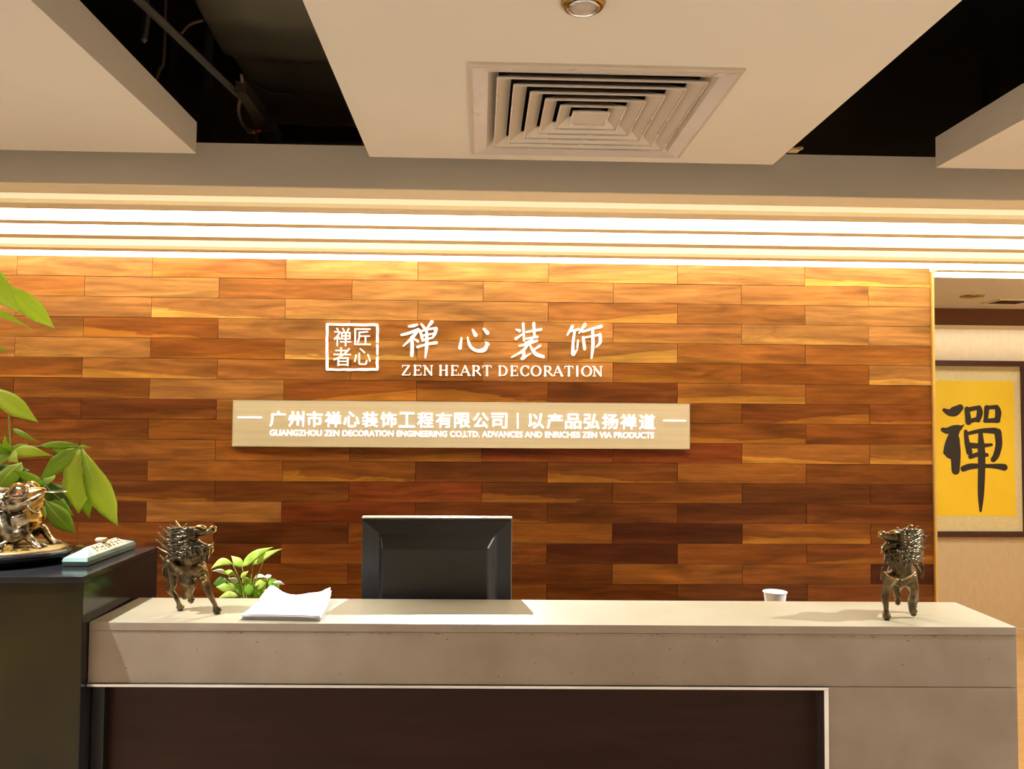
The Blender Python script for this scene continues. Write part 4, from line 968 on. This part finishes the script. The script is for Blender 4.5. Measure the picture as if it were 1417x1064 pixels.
for k in range(12):
    for j in range(4):
        locksL.append(wavy(440-j*66+rl.uniform(-16, 16)+k*3, 128+k*26+rl.uniform(-6, 6), rl.uniform(95, 125), rl.uniform(10, 13.5), PI+.10+rl.uniform(-.12, .12)-(k-5)*.03, 345, 150, 4, 8, rl.uniform(0, 1.5)))
for k in range(11):
    for j in range(3):
        locksL.append(wavy(300+k*27+rl.uniform(-8, 8), 300+j*42+rl.uniform(-8, 8), rl.uniform(70, 90), rl.uniform(10, 13), PI/2+rl.uniform(-.25, .25)+.1, 410, 150, -16, 7, rl.uniform(0, 2)))
flamesL = [[(185,230,22,40),(140,160,14,50),(82,96,4,60)], [(175,290,20,40),(110,220,13,50),(68,158,4,60)], [(190,345,20,40),(110,290,12,50),(48,232,4,60)], [(180,370,18,40),(120,345,12,50),(58,308,4,60)],
           [(170,400,20,40),(130,470,14,50),(118,430,9,60),(84,392,4,70)], [(160,480,20,40),(120,520,13,55),(115,580,10,60),(135,620,4,60)], [(150,420,18,50),(160,500,22,60),(150,590,16,60),(150,640,6,60)],
           [(230,130,20,10),(200,110,12,10),(190,80,4,10)]]
extraL = [('horns', 'gold_hi', [[(290,120,14,-30),(262,80,12,-25),(246,44,5,-20)], [(320,118,12,-60),(345,90,10,-60),(362,68,4,-60)], [(262,60,8,10),(280,100,10,0)]]),
          ('brow', 'gold_hi', [[(430,120,16,-50),(470,104,20,-62),(520,104,18,-66),(548,124,12,-64)], [(590,120,14,-66),(620,100,13,-66),(650,118,14,-60),(640,150,9,-60)]]),
          ('beard', 'gold_hi', [[(608,290,10,-50),(625,262,5,-50)], [(612,300,11,-52),(622,340,9,-52),(596,380,4,-50)], [(590,310,10,-52),(582,370,8,-52),(572,430,3,-50)]]),
          ('shoulder_scroll', 'gold_hi', [[(230,440,10,-20),(262,425,12,-34),(290,450,11,-36),(270,490,7,-30)], [(470,480,12,-118),(520,500,13,-120),(560,540,12,-112)], [(490,620,16,-118),(530,600,16,-124),(550,640,13,-118),(510,660,10,-116)]]),
          ('eye', 'ruby', [[(216,568,7,-8),(220,572,7,-10)]]),
          ('hoof', 'bronze_dark', [[(288,925,26,60),(290,952,30,60)], [(660,948,27,-80),(664,985,33,-80)], [(400,845,22,-85),(402,868,24,-85)]])]
hl, hb = horse('bronze mythical horse trotting right with raised snout on the left end of the desk', 7.33, 210, 715, 2.145, (262, 846), limbsL, headL, locksL, flamesL, extraL)
# right horse: 6.86 px per survey px, origin (1200,715)
limbsR = [
 [(310,540,92,-10),(325,545,96,60),(345,540,92,150),(360,530,84,230)],                                      # barrel running back
 [(230,560,62,-20),(195,640,36,-25),(176,720,26,-30),(172,790,22,-35),(178,850,17,-30),(180,905,16,-30),(184,960,25,-35),(186,988,28,-35)],   # planted fore leg
 [(400,580,58,-10),(430,640,40,-30),(445,700,32,-35),(428,780,30,20),(425,840,25,30),(430,890,24,40),(440,925,27,50)],   # second leg
 [(300,620,44,200),(280,700,28,220),(288,760,22,210),(290,810,25,200)],                                      # raised hind leg
 [(410,600,52,220),(440,700,30,240),(455,790,22,250),(440,850,20,240),(445,880,22,235)],
 [(320,520,78,0),(315,440,78,-10),(325,350,96,-10),(350,270,112,0),(360,220,88,0)],                      # neck
]
headR = [
 [(330,200,70,-50),(270,190,60,-70),(210,190,42,-80),(165,180,32,-85),(138,182,30,-85)],
 [(310,270,80,-30),(240,275,58,-60),(185,290,38,-76),(148,312,24,-82)],
]
locksR = []
for k in range(13):
    for j in range(4):
        locksR.append(wavy(315+j*50+rl.uniform(-10, 10)-k*2, 140+k*22+rl.uniform(-4, 4), rl.uniform(90, 115), rl.uniform(10, 13), rl.uniform(-.15, .12)+(k-5)*.02, 352, 168, 8, 9, rl.uniform(0, 1.2)))
for k in range(12):
    for j in range(3):
        locksR.append(wavy(180+k*25+rl.uniform(-8, 8), 320+j*38+rl.uniform(-8, 8), rl.uniform(62, 84), rl.uniform(10, 13), PI/2+rl.uniform(-.25, .25), 318, 162, -16, 7, rl.uniform(0, 2)))
for k in range(5):
    locksR.append(wavy(330-k*24, 215+k*10, 60, 10, PI/2+.6, 300, 120, -20, 6, k))
flamesR = [[(470,430,14,200),(500,400,13,230),(510,360,9,240)], [(500,380,12,230),(522,460,13,240),(528,540,10,240),(518,590,4,240)], [(460,450,14,180),(500,520,14,200),(505,570,5,200)], [(150,480,10,150),(140,540,10,160),(132,600,4,160)]]
extraR = [('horns', 'gold_hi', [[(370,150,14,-20),(385,110,13,-20),(410,88,14,-20),(430,82,6,-20)], [(420,150,12,0),(460,120,12,0),(485,88,6,0)], [(460,160,10,10),(495,130,9,10),(512,140,5,10)], [(330,150,9,-60),(300,120,8,-60),(284,98,4,-60)], [(350,150,8,-50),(345,120,7,-50),(352,108,4,-50)]]),
          ('brow', 'gold_hi', [[(200,160,13,-110),(240,145,16,-124),(290,155,15,-124),(320,178,10,-115)], [(110,190,12,-108),(115,155,11,-112),(150,142,12,-114),(180,165,9,-110)]]),
          ('cheek', 'bronze', [[(340,235,12,-118),(322,280,17,-124),(300,300,12,-122)]]),
          ('eye', 'bronze_dark', [[(208,250,12,-108),(214,254,12,-108)]]),
          ('beard', 'gold_hi', [[(140,320,12,-100),(150,285,6,-100)], [(145,330,11,-100),(130,345,5,-100)]]),
          ('harness', 'gold_hi', [[(175,530,10,-70),(215,565,13,-98),(260,590,11,-108),(310,600,11,-112),(370,580,11,-108),(420,560,12,-95),(455,525,10,-70)]]),
          ('harness_tassel', 'bronze_dark', [[(315,600,16,-118),(318,640,18,-120),(330,670,8,-116)]]),
          ('hoof', 'bronze_dark', [[(184,950,24,-35),(187,992,31,-35)], [(436,900,25,45),(441,930,29,50)], [(290,800,22,200),(290,828,24,200)]])]
hr, hb2 = horse('bronze mythical horse facing the viewer with windswept mane on the right end of the desk', 6.86, 1200, 715, 2.06, (1245, 852), limbsR, headR, locksR, flamesR, extraR)
